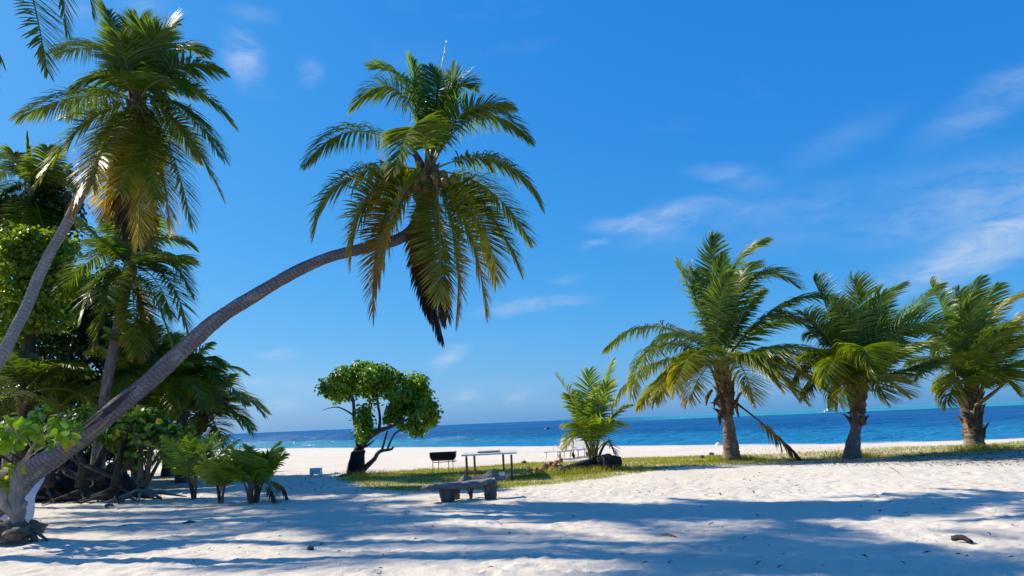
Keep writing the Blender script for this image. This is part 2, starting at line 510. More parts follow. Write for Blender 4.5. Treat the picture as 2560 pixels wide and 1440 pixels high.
def blob(c, r, seed=0, n=10, m_=7, amp=.15):
    """lumpy closed ellipsoid"""
    rng = np.random.default_rng(seed); c = np.asarray(c, float); r = np.asarray(r, float) * np.ones(3)
    V = []; Fs = []
    ph = rng.uniform(0, 6, 6)
    def rad(d):
        return 1 + amp * (math.sin(d[0] * 4 + ph[0]) * math.sin(d[1] * 3.7 + ph[1]) + .6 * math.sin(d[2] * 6 + d[0] * 5 + ph[2]) + .3 * rng.standard_normal())
    V.append(c + np.array([0, 0, -1]) * r)
    for i in range(1, m_):
        th = math.pi * i / m_
        for j in range(n):
            a = 2 * math.pi * j / n
            d = np.array([math.sin(th) * math.cos(a), math.sin(th) * math.sin(a), -math.cos(th)])
            V.append(c + d * r * rad(d))
    V.append(c + np.array([0, 0, 1]) * r)
    for j in range(n):
        Fs.append((0, 1 + (j + 1) % n, 1 + j))
        for i in range(m_ - 2):
            a = 1 + i * n + j; b2 = 1 + i * n + (j + 1) % n
            Fs.append((a, b2, b2 + n, a + n))
        k = 1 + (m_ - 2) * n
        Fs.append((k + j, k + (j + 1) % n, len(V) - 1))
    return np.array(V), Fs

# ------------------------------------------------------------------ ground and sea
GRASS = [
    [(850, 1200), (900, 1186), (980, 1180), (1060, 1173), (1180, 1168), (1300, 1158), (1420, 1154), (1540, 1147), (1700, 1142), (1850, 1138),
     (1870, 1160), (1700, 1168), (1570, 1186), (1450, 1203), (1330, 1216), (1200, 1226), (1050, 1230), (920, 1222)],
    [(1840, 1139), (2100, 1126), (2300, 1117), (2560, 1102), (2760, 1092), (2760, 1120), (2500, 1136), (2300, 1144), (2100, 1150), (1950, 1156), (1850, 1160)],
]
GPOLY = [np.array([gp(*q)[:2] for q in poly]) for poly in GRASS]


def polydist(px, py, poly):
    """signed distance (positive inside)"""
    inside = np.zeros(px.shape, bool); dmin = np.full(px.shape, 1e9)
    n = len(poly)
    for i in range(n):
        ax, ay = poly[i]; bx, by = poly[(i + 1) % n]
        vx, vy = bx - ax, by - ay
        u = np.clip(((px - ax) * vx + (py - ay) * vy) / (vx * vx + vy * vy), 0, 1)
        dmin = np.minimum(dmin, np.hypot(px - ax - u * vx, py - ay - u * vy))
        c = ((ay > py) != (by > py)) & (px < (bx - ax) * (py - ay) / (by - ay + 1e-12) + ax)
        inside ^= c
    return np.where(inside, dmin, -dmin)


def grass_amount(x, y):
    d = np.maximum(polydist(x, y, GPOLY[0]), polydist(x, y, GPOLY[1]))
    return np.clip((d + .25) / .7, 0, 1)


def litter_amount(x, y):
    a = np.array([gp(*q)[:2] for q in ((1880, 1146), (2100, 1138), (2300, 1130), (2560, 1116), (2800, 1104), (2800, 1150), (2500, 1160), (2300, 1160), (2050, 1160))])
    b2 = np.array([gp(*q)[:2] for q in ((-60, 1190), (300, 1180), (470, 1180), (500, 1225), (300, 1240), (60, 1240), (-80, 1250))])
    d = np.maximum(polydist(x, y, a), polydist(x, y, b2))
    return np.clip((d + .3) / .9, 0, 1)


def build_ground():
    rng = np.random.default_rng(5)
    xs = np.concatenate([-np.geomspace(3000, 13.2, 60), np.arange(-13, 14.5, .055), np.geomspace(14.7, 3000, 60)])
    ys = np.concatenate([np.arange(-12, 7.4, 1.2), np.arange(7.4, 20, .05), np.arange(20, 31, .12), np.arange(31, 120, .9), np.geomspace(121, 9000, 50)])
    X, Y = np.meshgrid(xs, ys)
    Z = ground(X, Y)
    near = np.clip((34 - Y) / 8, 0, 1) * np.clip((Y - 6) / 2, 0, 1)

    def vnoise(sc, seed):
        r2 = np.random.default_rng(seed); G = r2.random((256, 256))
        u = X / sc; v = Y / sc
        i = np.floor(u).astype(int); j = np.floor(v).astype(int); fu = u - i; fv = v - j
        fu = fu * fu * (3 - 2 * fu); fv = fv * fv * (3 - 2 * fv)
        g = lambda a, b_: G[a % 256, b_ % 256]
        return (g(i, j) * (1 - fu) + g(i + 1, j) * fu) * (1 - fv) + (g(i, j + 1) * (1 - fu) + g(i + 1, j + 1) * fu) * fv - .5
    Z += near * (vnoise(1.6, 1) * .022 + vnoise(.62, 2) * .017 + vnoise(.27, 3) * .017 + vnoise(.13, 4) * .014)
    # trodden hollows and footprints
    ix0 = np.searchsorted(xs, -13); dx = .055
    for k in range(3600):
        cx = rng.uniform(-12.5, 14); cy = 7.6 + 12.2 * rng.random() ** 1.3
        big = rng.random() < .22
        la, lb = (rng.uniform(.13, .17), rng.uniform(.055, .07)) if not big else (rng.uniform(.2, .42), rng.uniform(.12, .25))
        an = rng.uniform(0, math.pi); dep = rng.uniform(.008, .022) * (.7 if big else 1)
        w_ = la * 2.2
        i0, i1 = np.searchsorted(xs, [cx - w_, cx + w_]); j0, j1 = np.searchsorted(ys, [cy - w_, cy + w_])
        if i1 - i0 < 2 or j1 - j0 < 2:
            continue
        xx = X[j0:j1, i0:i1] - cx; yy = Y[j0:j1, i0:i1] - cy
        u = (xx * math.cos(an) + yy * math.sin(an)) / la; v = (-xx * math.sin(an) + yy * math.cos(an)) / lb
        q = u * u + v * v
        Z[j0:j1, i0:i1] += dep * (-np.exp(-q * 1.3) + .55 * np.exp(-(np.sqrt(q) - 1.45) ** 2 * 5))
    V = np.stack([X, Y, Z], -1).reshape(-1, 3)
    nx, ny = len(xs), len(ys)
    i, j = np.meshgrid(np.arange(nx - 1), np.arange(ny - 1))
    Fq = np.stack([j * nx + i, j * nx + i + 1, (j + 1) * nx + i + 1, (j + 1) * nx + i], -1).reshape(-1, 4)
    me = mesh('ground', V, Fq)
    for nm, fn in (('grass', grass_amount), ('litter', litter_amount)):
        a = me.attributes.new(nm, 'FLOAT', 'POINT')
        a.data.foreach_set('value', fn(X, Y).ravel().astype(np.float32))
    o = link('ground', me, 'sand'); o['kind'] = 'structure'


build_ground()
xs = np.concatenate([-np.geomspace(16000, 90, 24), np.arange(-88, 70, .55), np.geomspace(71, 16000, 26)])
ys = np.concatenate([np.arange(36, 130, .42), np.geomspace(130.6, 420, 170), np.geomspace(430, 24000, 30)])
X, Y = np.meshgrid(xs, ys)
rng = np.random.default_rng(9); Z = np.zeros_like(X)
for k in range(26):
    lam = rng.uniform(1.6, 11); th = R(-100) + rng.normal(0, .42); kk = 2 * math.pi / lam
    ph = kk * (X * math.cos(th) + Y * math.sin(th)) + rng.uniform(0, 6.28) + .6 * np.sin(X * rng.uniform(.02, .09) + Y * .03 + k)
    Z += .0052 * lam ** .85 * (np.sin(ph) + .35 * np.cos(2 * ph)) * np.clip((Y / 60 * lam / 2.2 - .2), 0, 1)
far_ = np.clip((330 - Y) / 200, 0.0, 1) * np.clip(1 - (np.abs(X) - 60) / 30, 0, 1)
depth = np.clip((Y - shore(X)) / 14, .06, 1)
V = np.stack([X, Y, SEA + Z * far_ * depth], -1).reshape(-1, 3)
nx, ny = len(xs), len(ys); i, j = np.meshgrid(np.arange(nx - 1), np.arange(ny - 1))
me = mesh('sea', V, np.stack([j * nx + i, j * nx + i + 1, (j + 1) * nx + i + 1, (j + 1) * nx + i], -1).reshape(-1, 4))
a = me.attributes.new('off', 'FLOAT', 'POINT'); a.data.foreach_set('value', (Y - shore(X)).ravel().astype(np.float32))
o = link('sea', me, 'sea'); o['kind'] = 'structure'

# ------------------------------------------------------------------ palms
RAMP_X = [0, .3, .52, .72, .86, 1.0]
RAMP = np.array([(.070, .142, .014), (.125, .185, .017), (.34, .27, .035), (.29, .145, .04), (.13, .066, .034), (.035, .024, .022)])


def ramp(a):
    return np.stack([np.interp(a, RAMP_X, RAMP[:, k]) for k in range(3)], -1)


def bez(b_, m_, t_, s):
    c_ = 2 * m_ - .5 * (b_ + t_)
    s = s[:, None]
    return (1 - s) ** 2 * b_ + 2 * s * (1 - s) * c_ + s * s * t_


def frond(parent, b_, m_, t_, seed=0, n=84, ll=.80, lw=.042, age=.1, droop=.55, roll=0.0, wind=(0, 0, 0), start=.17, vee=14.0, bright=1.0,
          thick=.026, name='frond', spread=1.0, missing=0.0, twist=0.0):
    """one pinnate palm leaf: arched midrib with two rows of leaflets"""
    rng = np.random.default_rng(seed + 17)
    off_ = base_of(parent)
    b_, m_, t_ = [np.asarray(v, float) for v in (b_, m_, t_)]
    K = 22; s = np.linspace(0, 1, K); C = bez(b_, m_, t_, s)
    Tn = np.gradient(C, axis=0); Tn /= np.linalg.norm(Tn, axis=1)[:, None] + 1e-9
    Lr = np.linalg.norm(np.diff(C, axis=0), axis=1).sum()
    out = t_ - b_; out[2] = 0; out = unit(out) if np.linalg.norm(out) > .2 else np.array([0, -1.0, 0])
    nrm = np.array([0, 0, 1.0]) - out * .35
    N = np.zeros_like(C)
    for k in range(K):
        nrm = unit(nrm - nrm.dot(Tn[k]) * Tn[k]); N[k] = nrm
    S = np.cross(Tn, N)
    rl = roll + twist * s
    N2 = N * np.cos(rl)[:, None] + S * np.sin(rl)[:, None]; S2 = np.cross(Tn, N2)
    # midrib
    rr = thick * (1 - .88 * s) + .003
    rr[:3] *= np.array([1.9, 1.5, 1.2])
    ang = np.linspace(0, 2 * np.pi, 6, endpoint=False)
    Vr = C[:, None] + (N2[:, None] * np.cos(ang)[None, :, None] * .75 + S2[:, None] * np.sin(ang)[None, :, None]) * rr[:, None, None]
    i, j = np.meshgrid(np.arange(K - 1), np.arange(6), indexing='ij'); j2 = (j + 1) % 6
    Fr = np.stack([i * 6 + j, i * 6 + j2, (i + 1) * 6 + j2, (i + 1) * 6 + j], -1).reshape(-1, 4)
    a = np.clip(age, 0, 1)
    rc = np.interp(a, [0, .5, .8, 1], [0, 1, 2, 3])
    RC = np.array([(.12, .15, .03), (.30, .24, .06), (.24, .13, .05), (.05, .035, .028)])
    rcol = np.array([np.interp(rc, range(4), RC[:, k]) for k in range(3)])
    colr = np.tile(rcol, (K * 6, 1)) * (1.25 - .35 * np.repeat(s, 6))[:, None]
    mer = mesh(name, Vr.reshape(-1, 3) - off_, Fr, col=colr)
    fo = link(name, mer, 'rachis', parent); fo['_b'] = list(map(float, off_))
    # leaflets
    u = np.linspace(0, 1, n) + rng.normal(0, .25 / n, n); u = np.clip(u, 0, 1)
    sv = start + (0.995 - start) * u
    P0 = bez(b_, m_, t_, sv)
    itp = lambda A: np.stack([np.interp(sv, s, A[:, k]) for k in range(3)], -1)
    T0 = itp(Tn); T0 /= np.linalg.norm(T0, axis=1)[:, None]
    Nn = itp(N2); Ss = itp(S2)
    prof = np.interp(u, [0, .06, .2, .42, .7, .9, 1], [.45, .72, .96, 1.0, .88, .62, .36])
    Vs, Cs = [], []
    for side in (-1, 1):
        al = np.radians(np.interp(u, [0, .15, .6, 1], [86, 76, 58, 22]) * spread + rng.normal(0, 4, n))
        be = np.radians(vee + rng.normal(0, 7, n))
        d0 = T0 * np.cos(al)[:, None] + (side * Ss * np.cos(be)[:, None] + Nn * np.sin(be)[:, None]) * np.sin(al)[:, None]
        ln = ll * prof * rng.uniform(.88, 1.08, n) * np.where(rng.random(n) < missing, .12, 1)
        lim = droop * rng.uniform(.8, 1.25, n) * (1 - .72 * np.clip(-T0[:, 2], 0, 1) ** 1.5 * (age < .9))
        pts = [P0]; ds = []
        for k in range(4):
            g = ((k + .4) / 4) ** 1.1
            d = d0 + g * lim[:, None] * np.array([0, 0, -1.6]) + g * np.asarray(wind)[None] * 1.5
            d /= np.linalg.norm(d, axis=1)[:, None]
            ds.append(d); pts.append(pts[-1] + d * (ln / 4)[:, None])
        ds.append(ds[-1])
        tau = np.radians(side * 24 + rng.normal(0, 12, n))
        ws = [.55, 1.0, .92, .60, .06]
        vv = np.zeros((n, 5, 2, 3)); cc = np.zeros((n, 5, 2, 3))
        jit = rng.normal(0, .05, n); br = rng.uniform(.82, 1.2, n) * bright
        for k in range(5):
            d = ds[k]; wv = T0 - (T0 * d).sum(1)[:, None] * d
            wv /= np.linalg.norm(wv, axis=1)[:, None] + 1e-9
            w2 = wv * np.cos(tau)[:, None] + np.cross(d, wv) * np.sin(tau)[:, None]
            hw = lw * .5 * ws[k] * (0.75 + .25 * prof)
            vv[:, k, 0] = pts[k] - w2 * hw[:, None]; vv[:, k, 1] = pts[k] + w2 * hw[:, None]
            aa = np.clip(age * .62 + age * .62 * (u - .25) + age * .30 * (k / 4) ** 2 + jit * (.3 + age), 0, 1)
            if k == 4:
                aa = np.clip(aa + .16, 0, 1)
            cc[:, k, :] = (ramp(aa) * br[:, None])[:, None]
        Vs.append(vv.reshape(-1, 3)); Cs.append(cc.reshape(-1, 3))
    V = np.vstack(Vs); Cc = np.vstack(Cs)
    q = np.arange(n * 2)[:, None, None] * 10 + np.arange(4)[None, :, None] * 2 + np.array([0, 1, 3, 2])[None, None]
    lo = link('leaflets', mesh('leaflets', V - off_, q.reshape(-1, 4), col=Cc), 'palm', fo)
    if age > .72:
        fo['label'] = 'dead brown hanging palm frond'
    return fo


def palm_trunk(parent, pts, mat='trunk_grey', ring=.11, amp=.035, n=None, seg=16, lump=.02, seed=3):
    P = [p for p, r in pts]; rad = [r for p, r in pts]
    L = sum(np.linalg.norm(np.asarray(P[i + 1]) - np.asarray(P[i])) for i in range(len(P) - 1))
    n = n or int(max(14, L / ring * 2.4))
    v = tube(P, rad, n, seg, ring, amp, lump, seed)
    o = solid('trunk', v[:3], mat, parent)
    return o, v[3]


def pxpts(lst, Y0, Y1=None, k_=1.0):
    """(px, py, width px) list -> [(point, radius)] along depth Y0..Y1"""
    out = []
    for k, (x, y, w_) in enumerate(lst):
        f = k / (len(lst) - 1)
        Yk = Y0 + ((Y1 if Y1 is not None else Y0) - Y0) * f
        out.append((at(x, y, Yk), w_ * .5 * k_ * Yk / F))
    return out


def coconuts(parent, c, n, rad=.11, spread=.34, seed=0, down=.25, mat='coconut'):
    rng = np.random.default_rng(seed)
    for k in range(n):
        a = rng.uniform(0, 2 * math.pi); rr = spread * rng.uniform(.65, 1.1)
        p = np.asarray(c) + np.array([math.cos(a) * rr, math.sin(a) * rr, -down * rng.uniform(.2, 1.3)])
        solid('coconut', blob(p, (rad * .88, rad * .88, rad * 1.15), seed + k, 9, 7, .05), mat, parent)


def boots(parent, c, n, r0, h0, h1, seed=0, ln=.5, axis=(0, 0, 1)):
    """old split leaf bases round the top of the trunk"""
    rng = np.random.default_rng(seed); ax = unit(axis)
    e1 = unit(np.cross(ax, [0, 1, .1])); e2 = np.cross(ax, e1)
    for k in range(n):
        a = k * 2.4 + rng.normal(0, .2); f = k / max(n - 1, 1)
        d = e1 * math.cos(a) + e2 * math.sin(a)
        b0 = np.asarray(c) + ax * (h0 + (h1 - h0) * f) + d * r0 * .75
        l2 = ln * rng.uniform(.5, 1.15); up = .75 + .9 * f + rng.normal(0, .3)
        p1 = b0 + d * l2 * .22 + ax * l2 * .45 * up; p2 = b0 + d * l2 * .5 + ax * l2 * .85 * up + np.array([0, 0, -.03])
        v = tube([b0 - ax * .1, b0, p1, p2], [.10, .10, .055, .014], 9, 7, 0, 0, .14, seed + k)
        solid('leaf_base', v[:3], 'boot', parent)


def fibre(parent, c, r, h, seed=0):
    v = tube([np.asarray(c) + np.array([0, 0, -h * .5]), np.asarray(c), np.asarray(c) + np.array([0, 0, h * .6])], [r * 1.05, r * 1.1, r * .35], 12, 12, .05, .1, .10, seed)
    solid('fibre_sheath', v[:3], 'fibre', parent)


def px_crown(parent, cpx, Y, lst, seed=0, **kw):
    """fronds given as (mid px, tip px, depth shift of tip in m, overrides)"""
    cx, cy = cpx
    for k, e in enumerate(lst):
        (mx, my), (tx, ty), dd = e[0], e[1], e[2]
        o2 = dict(kw); 
        if len(e) > 3:
            o2.update(e[3])
        bx, by = o2.pop('base', (cx, cy))
        b_ = at(bx, by, Y + .04 * np.sign(dd)); m_ = at(mx, my, Y + dd * .55); t_ = at(tx, ty, Y + dd)
        frond(parent, b_, m_, t_, seed=seed * 100 + k, **o2)


def arc(b_, az, el, L, sag):
    """mid and tip of an arching frond leaving b_ at azimuth az, elevation el"""
    p = np.array(b_, float); res = []
    N_ = 16
    for k in range(N_):
        e = el - sag * ((k + .5) / N_) ** 1.15
        p = p + np.array([math.cos(az) * math.cos(e), math.sin(az) * math.cos(e), math.sin(e)]) * (L / N_)
        if k == N_ // 2 - 1 or k == N_ - 1:
            res.append(p.copy())
    return res


def rnd_crown(parent, c, count, L, seed, el=(82, -45), old=0.5, az0=0.0, sag=(45, 95), skip=None, **kw):
    rng = np.random.default_rng(seed)
    for k in range(count):
        f = k / (count - 1)
        az = az0 + k * 2.39996 + rng.normal(0, .15)
        if skip and skip(az % (2 * math.pi)):
            continue
        e = R(el[0] + (el[1] - el[0]) * f ** 1.1 + rng.normal(0, 5))
        Lk = L * np.interp(f, [0, .25, .8, 1], [.55, .95, 1.05, .85]) * rng.uniform(.9, 1.1)
        m_, t_ = arc(c, az, e, Lk, R(sag[0] + (sag[1] - sag[0]) * (1 - abs(f - .4))) * rng.uniform(.8, 1.15))
        o2 = dict(kw); o2.setdefault('age', .08 + old * max(0, f - .55) * 1.6 * rng.uniform(.4, 1.3))
        frond(parent, c, m_, t_, seed=seed * 100 + k, roll=rng.normal(0, .3), **o2)

# --- the tall palm that leans right across the picture
Y0, Y1 = 15.2, 17.0
tp = pxpts([(-130, 1348, 96), (-98, 1322, 82), (-40, 1282, 70), (22, 1235, 64), (72, 1184, 60), (139, 1138, 54), (206, 1091, 49), (278, 1032, 46), (344, 977, 43), (400, 929, 42), (461, 871, 42), (528, 811, 38),
            (583, 771, 35), (639, 738, 33), (706, 697, 31), (767, 666, 29), (822, 643, 28), (867, 631, 27), (944, 613, 27), (1000, 596, 28), (1033, 570, 29), (1050, 530, 31), (1064, 480, 35), (1075, 428, 32)], Y0, Y1)
bp = tp[1][0].copy(); bp[2] = gz(bp[0], bp[1])
PALM = thing('coconut_palm', bp, 'tall coconut palm leaning right on a long bowed trunk painted orange near its foot', 'palm')
trk, fr = palm_trunk(PALM, tp, 'trunk_grey', .115, .022, None, 18, .032, 11)
C_, T_, N_, B_, r_, L_ = fr


def on_trunk(sidx, a, lift=.006):
    k = int(np.clip(sidx, 0, len(C_) - 1)); k2 = min(k + 1, len(C_) - 1); f = np.clip(sidx - k, 0, 1)
    c = C_[k] * (1 - f) + C_[k2] * f; r = r_[max(0, k - 2):k + 3].max() + lift
    toc = unit(CAM - c); tt = T_[k]; e1 = unit(toc - toc.dot(tt) * tt); e2 = np.cross(tt, e1)
    return c + (e1 * math.cos(a) + e2 * math.sin(a)) * r


def idx_at(px):
    """trunk sample nearest to an image column"""
    best = min(range(len(C_)), key=lambda k: abs((at(px, 1000, C_[k][1]) - C_[k])[0]))
    return best


def ribbon(name, path, half, mat):
    """painted or scarred strip hugging the trunk; path in (sample index, angle)"""
    per = np.mean(np.diff(L_))
    V, Fs = [], []
    pts = catmull(np.array(path, float), max(8, len(path) * 6))
    for k in range(len(pts)):
        d = pts[min(k + 1, len(pts) - 1)] - pts[max(k - 1, 0)]
        r = r_[int(np.clip(pts[k][0], 0, len(r_) - 1))]
        dm = np.array([d[0] * per, d[1] * r]); nn = unit(np.array([-dm[1], dm[0]]))
        h = half(k / (len(pts) - 1)) if callable(half) else half
        for s_ in (-1, -.33, .33, 1):
            V.append(on_trunk(pts[k][0] + s_ * nn[0] * h / per, pts[k][1] + s_ * nn[1] * h / r))
    for k in range(len(pts) - 1):
        for c in range(3):
            Fs.append((k * 4 + c, k * 4 + c + 1, k * 4 + c + 5, k * 4 + c + 4))
    return solid(name, (np.array(V), Fs), mat, trk)


per = float(np.mean(np.diff(L_)))
mk = lambda px, dy=0.0: idx_at(px)
kc = idx_at(177)
ribbon('painted_mark', [(kc + .13 / per * math.cos(a), -.15 + .36 * math.sin(a)) for a in np.linspace(-2.7, 2.4, 10)], .022, 'paint')
ka = idx_at(203)
ribbon('painted_mark', [(ka + .03 / per * math.sin(a), a * .62) for a in np.linspace(-1.2, 1.2, 5)], .026, 'paint')
kb = idx_at(222)
ribbon('painted_mark', [(kb, .38), (kb + .2 / per, .42), (kb + .42 / per, .36)], .020, 'paint')
ribbon('painted_mark', [(kb, -.62), (kb + .2 / per, -.58), (kb + .42 / per, -.66)], .022, 'paint')
k1, k2 = idx_at(205), idx_at(352)
sg = 1.0 if on_trunk(k1, .8)[2] > on_trunk(k1, -.8)[2] else -1.0
ribbon('bark_scar', [(k1 + (k2 - k1) * f, sg * (.62 - .25 * f + .10 * math.sin(f * 9))) for f in np.linspace(0, 1, 8)],
       lambda f: .012 + .085 * math.sin(math.pi * min(1, f * 1.1 + .02)) ** .6 * (1 - .55 * f), 'scar')

G = dict(n=112, ll=.84, lw=.037, droop=.55)
px_crown(PALM, (1075, 428), 17.0, [
    ((905, 328), (768, 405), .3, dict(age=.10, droop=.75)),
    ((880, 440), (788, 575), -.6, dict(age=.26, droop=.75, ll=.95)),
    ((930, 480), (878, 650), -1.5, dict(age=.40, droop=.7, roll=.5, ll=.95)),
    ((965, 530), (932, 790), -1.2, dict(age=.66, droop=.4, ll=.80, roll=.7)),
    ((985, 520), (940, 720), -.9, dict(age=.58, droop=.5, roll=.6, ll=.9)),
    ((1000, 500), (960, 660), -1.7, dict(age=.48, droop=.5, roll=.5, ll=.9)),
    ((1062, 640), (1106, 845), -.5, dict(age=1.0, droop=.9, ll=.72, spread=.7, base=(1058, 470), lw=.055)),
    ((1054, 620), (1080, 790), -.8, dict(age=1.0, droop=.9, ll=.66, spread=.75, base=(1054, 480), lw=.055, roll=.6)),
    ((1080, 640), (1112, 800), .3, dict(age=.97, droop=.9, ll=.7, spread=.7, base=(1062, 480), lw=.055)),
    ((1056, 590), (1066, 740), -.3, dict(age=.98, droop=.9, ll=.6, spread=.75, base=(1052, 490), lw=.055, roll=-.5)),
    ((1090, 590), (1118, 790), -.7, dict(age=.78, droop=.3, ll=.75, roll=.1)),
    ((1098, 545), (1100, 750), -1.8, dict(age=.36, droop=.25, ll=.95, n=114, base=(1085, 436), roll=-.1)),
    ((1135, 590), (1140, 800), -.9, dict(age=.60, droop=.3, ll=.85, roll=-.2)),
    ((1165, 560), (1216, 778), -.7, dict(age=.50, droop=.35, ll=.9, roll=-.5)),
    ((1190, 530), (1240, 700), .5, dict(age=.35, droop=.4, ll=.9, roll=-.5)),
    ((1205, 515), (1300, 675), .4, dict(age=.26, droop=.65)),
    ((1235, 400), (1348, 510), -.4, dict(age=.20, droop=.75, n=112)),
    ((1215, 470), (1325, 600), 1.2, dict(age=.15, droop=.65)),
    ((1190, 292), (1322, 345), .5, dict(age=.10, droop=.7)),
    ((1150, 290), (1268, 262), -.6, dict(age=.05, droop=.4)),
    ((1112, 255), (1172, 215), .3, dict(age=.04, droop=.4, bright=1.2)),
    ((1090, 270), (1114, 112), .1, dict(age=.10, droop=.05, ll=.42, spread=.22, n=44, bright=1.35)),
    ((1030, 235), (940, 168), .4, dict(age=.03, droop=.35, bright=1.3)),
    ((1000, 232), (886, 262), -.5, dict(age=.06, droop=.6, bright=1.1)),
    ((1055, 270), (1030, 150), .2, dict(age=.02, droop=.15, bright=1.4, ll=.7)),
    ((1040, 318), (985, 425), -2.3, dict(age=.22, droop=.5, roll=.2, lw=.055)),
    ((1120, 300), (1128, 180), .5, dict(age=.04, droop=.2, bright=1.2)),
    ((1095, 260), (1075, 170), .1, dict(age=.02, droop=.1, bright=1.35, ll=.6)),
], seed=1, **G)
cc = at(1078, 440, 17.0)
coconuts(PALM, cc, 16, .115, .36, 5, .34)
for sx in (-1, 1):
    coconuts(PALM, cc + np.array([sx * .38, -.25, -.12]), 5, .12, .16, 25 + sx, .22)
fibre(PALM, at(1075, 440, 17.0), .20, .8, 2)
boots(PALM, at(1068, 462, 17.0), 9, .16, -.1, .4, 31, .55)

# --- the tall palm at upper left, trunk leaning in from the left edge
Yl = 19.0
tp = pxpts([(-250, 1420, 70), (-225, 1360, 48), (-140, 1140, 34), (-60, 1000, 31), (0, 899, 30), (39, 821, 29), (67, 766, 28), (94, 699, 27), (128, 627, 26), (161, 571, 25), (215, 465, 25), (275, 368, 26), (325, 298, 28), (345, 262, 30)], 17.0, Yl)
bp = tp[1][0].copy(); bp[2] = gz(bp[0], bp[1])
P2 = thing('coconut_palm', bp, 'tallest coconut palm at upper left with rust-tipped lower fronds and pale smooth trunk', 'palm')
palm_trunk(P2, tp, 'trunk_smooth', .14, .02, None, 16, .018, 5)
G2 = dict(n=112, ll=.95, lw=.039, droop=.6)
px_crown(P2, (345, 258), Yl, [
    ((215, 240), (50, 290), -.4, dict(age=.16, droop=.75, n=114)),
    ((225, 300), (98, 450), -1.0, dict(age=.26, droop=.7, n=114)),
    ((255, 350), (182, 530), -1.5, dict(age=.56, droop=.6)),
    ((275, 330), (232, 470), -2.2, dict(age=.40, droop=.55)),
    ((270, 135), (138, 132), .5, dict(age=.10, droop=.7)),
    ((305, 125), (268, 28), .3, dict(age=.05, droop=.25)),
    ((345, 140), (348, 52), -.4, dict(age=.04, droop=.1)),
    ((388, 125), (432, 66), .4, dict(age=.06, droop=.35)),
    ((365, 150), (400, 78), -.8, dict(age=.05, droop=.2)),
    ((435, 170), (545, 170), -.3, dict(age=.10, droop=.6)),
    ((455, 212), (578, 305), .5, dict(age=.12, droop=.5)),
    ((445, 265), (556, 392), -.6, dict(age=.14, droop=.75)),
    ((440, 305), (552, 485), .6, dict(age=.18, droop=.6)),
    ((415, 345), (480, 560), -.4, dict(age=.30, droop=.55)),
    ((350, 420), (345, 605), -.9, dict(age=.46, droop=.35)),
    ((318, 420), (320, 580), -.2, dict(age=.95, droop=.8, spread=.6)),
    ((372, 420), (372, 590), .2, dict(age=.78, droop=.4)),
    ((400, 400), (425, 570), .6, dict(age=.42, droop=.5)),
    ((290, 390), (262, 540), .5, dict(age=.5, droop=.5)),
    ((335, 350), (300, 480), -1.8, dict(age=.36, droop=.4)),
    ((375, 350), (390, 500), -1.5, dict(age=.30, droop=.45)),
    ((285, 190), (200, 215), -1.3, dict(age=.10, droop=.6)),
    ((400, 200), (470, 235), -1.6, dict(age=.10, droop=.55)),
    ((320, 170), (300, 100), -1.0, dict(age=.06, droop=.3)),
    ((420, 140), (505, 130), 1.2, dict(age=.08, droop=.5)),
    ((270, 240), (170, 290), 1.6, dict(age=.14, droop=.6)),
    ((350, 170), (330, 95), .8, dict(age=.03, droop=.1)),
    ((430, 300), (500, 390), 1.8, dict(age=.2, droop=.6)),
    ((310, 340), (270, 430), 1.2, dict(age=.3, droop=.6)),
    ((345, 350), (350, 480), 1.0, dict(age=.45, droop=.6)),
], seed=2, **G2)
cc = at(345, 275, Yl)
coconuts(P2, cc, 10, .11, .34, 45, .35)
fibre(P2, cc, .2, .7, 4); boots(P2, at(338, 285, Yl), 8, .16, -.1, .4, 33, .5)

# --- palms rooted out of the picture on the left: one lets its frond tips hang in at the top corner, all shade the sand
P3b = np.array([-12.6, 13.2, 0]); P3b[2] = gz(*P3b[:2])
P3 = thing('coconut_palm', P3b, 'coconut palm above the top left corner, only dark hanging frond tips showing', 'palm')
c3 = at(30, -165, 14.0)
palm_trunk(P3, [(P3b + (0, 0, -.2), .26), (P3b + (.1, .05, .6), .20), (P3b * .5 + c3 * .5 + (-.6, 0, 0), .16), (c3 + (-.25, 0, -.8), .15), (c3, .15)], 'trunk_smooth', .14, .02)
px_crown(P3, (30, -165), 14.0, [
    ((78, -20), (118, 178), -.6, dict(age=.10)), ((120, -110), (168, 84), .2, dict(age=.06)), ((160, -140), (232, 34), .5, dict(age=.06)),
    ((-40, -40), (6, 150), -.9, dict(age=.10)), ((-110, -60), (-120, 160), .3, dict(age=.12)), ((-130, -200), (-300, -120), 0, dict(age=.1)),
    ((90, -300), (190, -330), .4, {}), ((-40, -320), (-140, -380), -.5, {}), ((20, -330), (40, -440), .3, {}), ((60, -170), (110, -60), -3.4, {}),
    ((20, -150), (-40, -60), -3.6, {}), ((120, -220), (260, -150), 2.4, {}), ((-60, -220), (-200, -160), 2.4, {}), ((40, -200), (60, -120), 3.6, {}),
], seed=3, n=74, ll=.74, lw=.046, droop=.5, age=.1)
for k, (bx, by, hgt, lx, ly) in enumerate(((-17.5, 16.6, 13.5, 1.8, .6), (-21.8, 20.6, 12.0, 1.6, .4), (-23.0, 23.6, 12.0, 1.8, .4))):
    b0 = np.array([bx, by, gz(bx, by)]); c0 = b0 + np.array([lx, ly, hgt])
    Pk = thing('coconut_palm', b0, 'coconut palm standing beyond the left edge that shades the sand', 'palm', 'palms shading the sand from beyond the left edge')
    palm_trunk(Pk, [(b0 - (0, 0, .2), .26), (b0 + (.1, 0, .7), .2), (b0 * .5 + c0 * .5 + (-.4, 0, 0), .16), (c0, .15)], 'trunk_smooth', .14, .02)
    rnd_crown(Pk, c0, 17, 4.3, 60 + k, n=64, ll=.95, lw=.055, droop=.6)

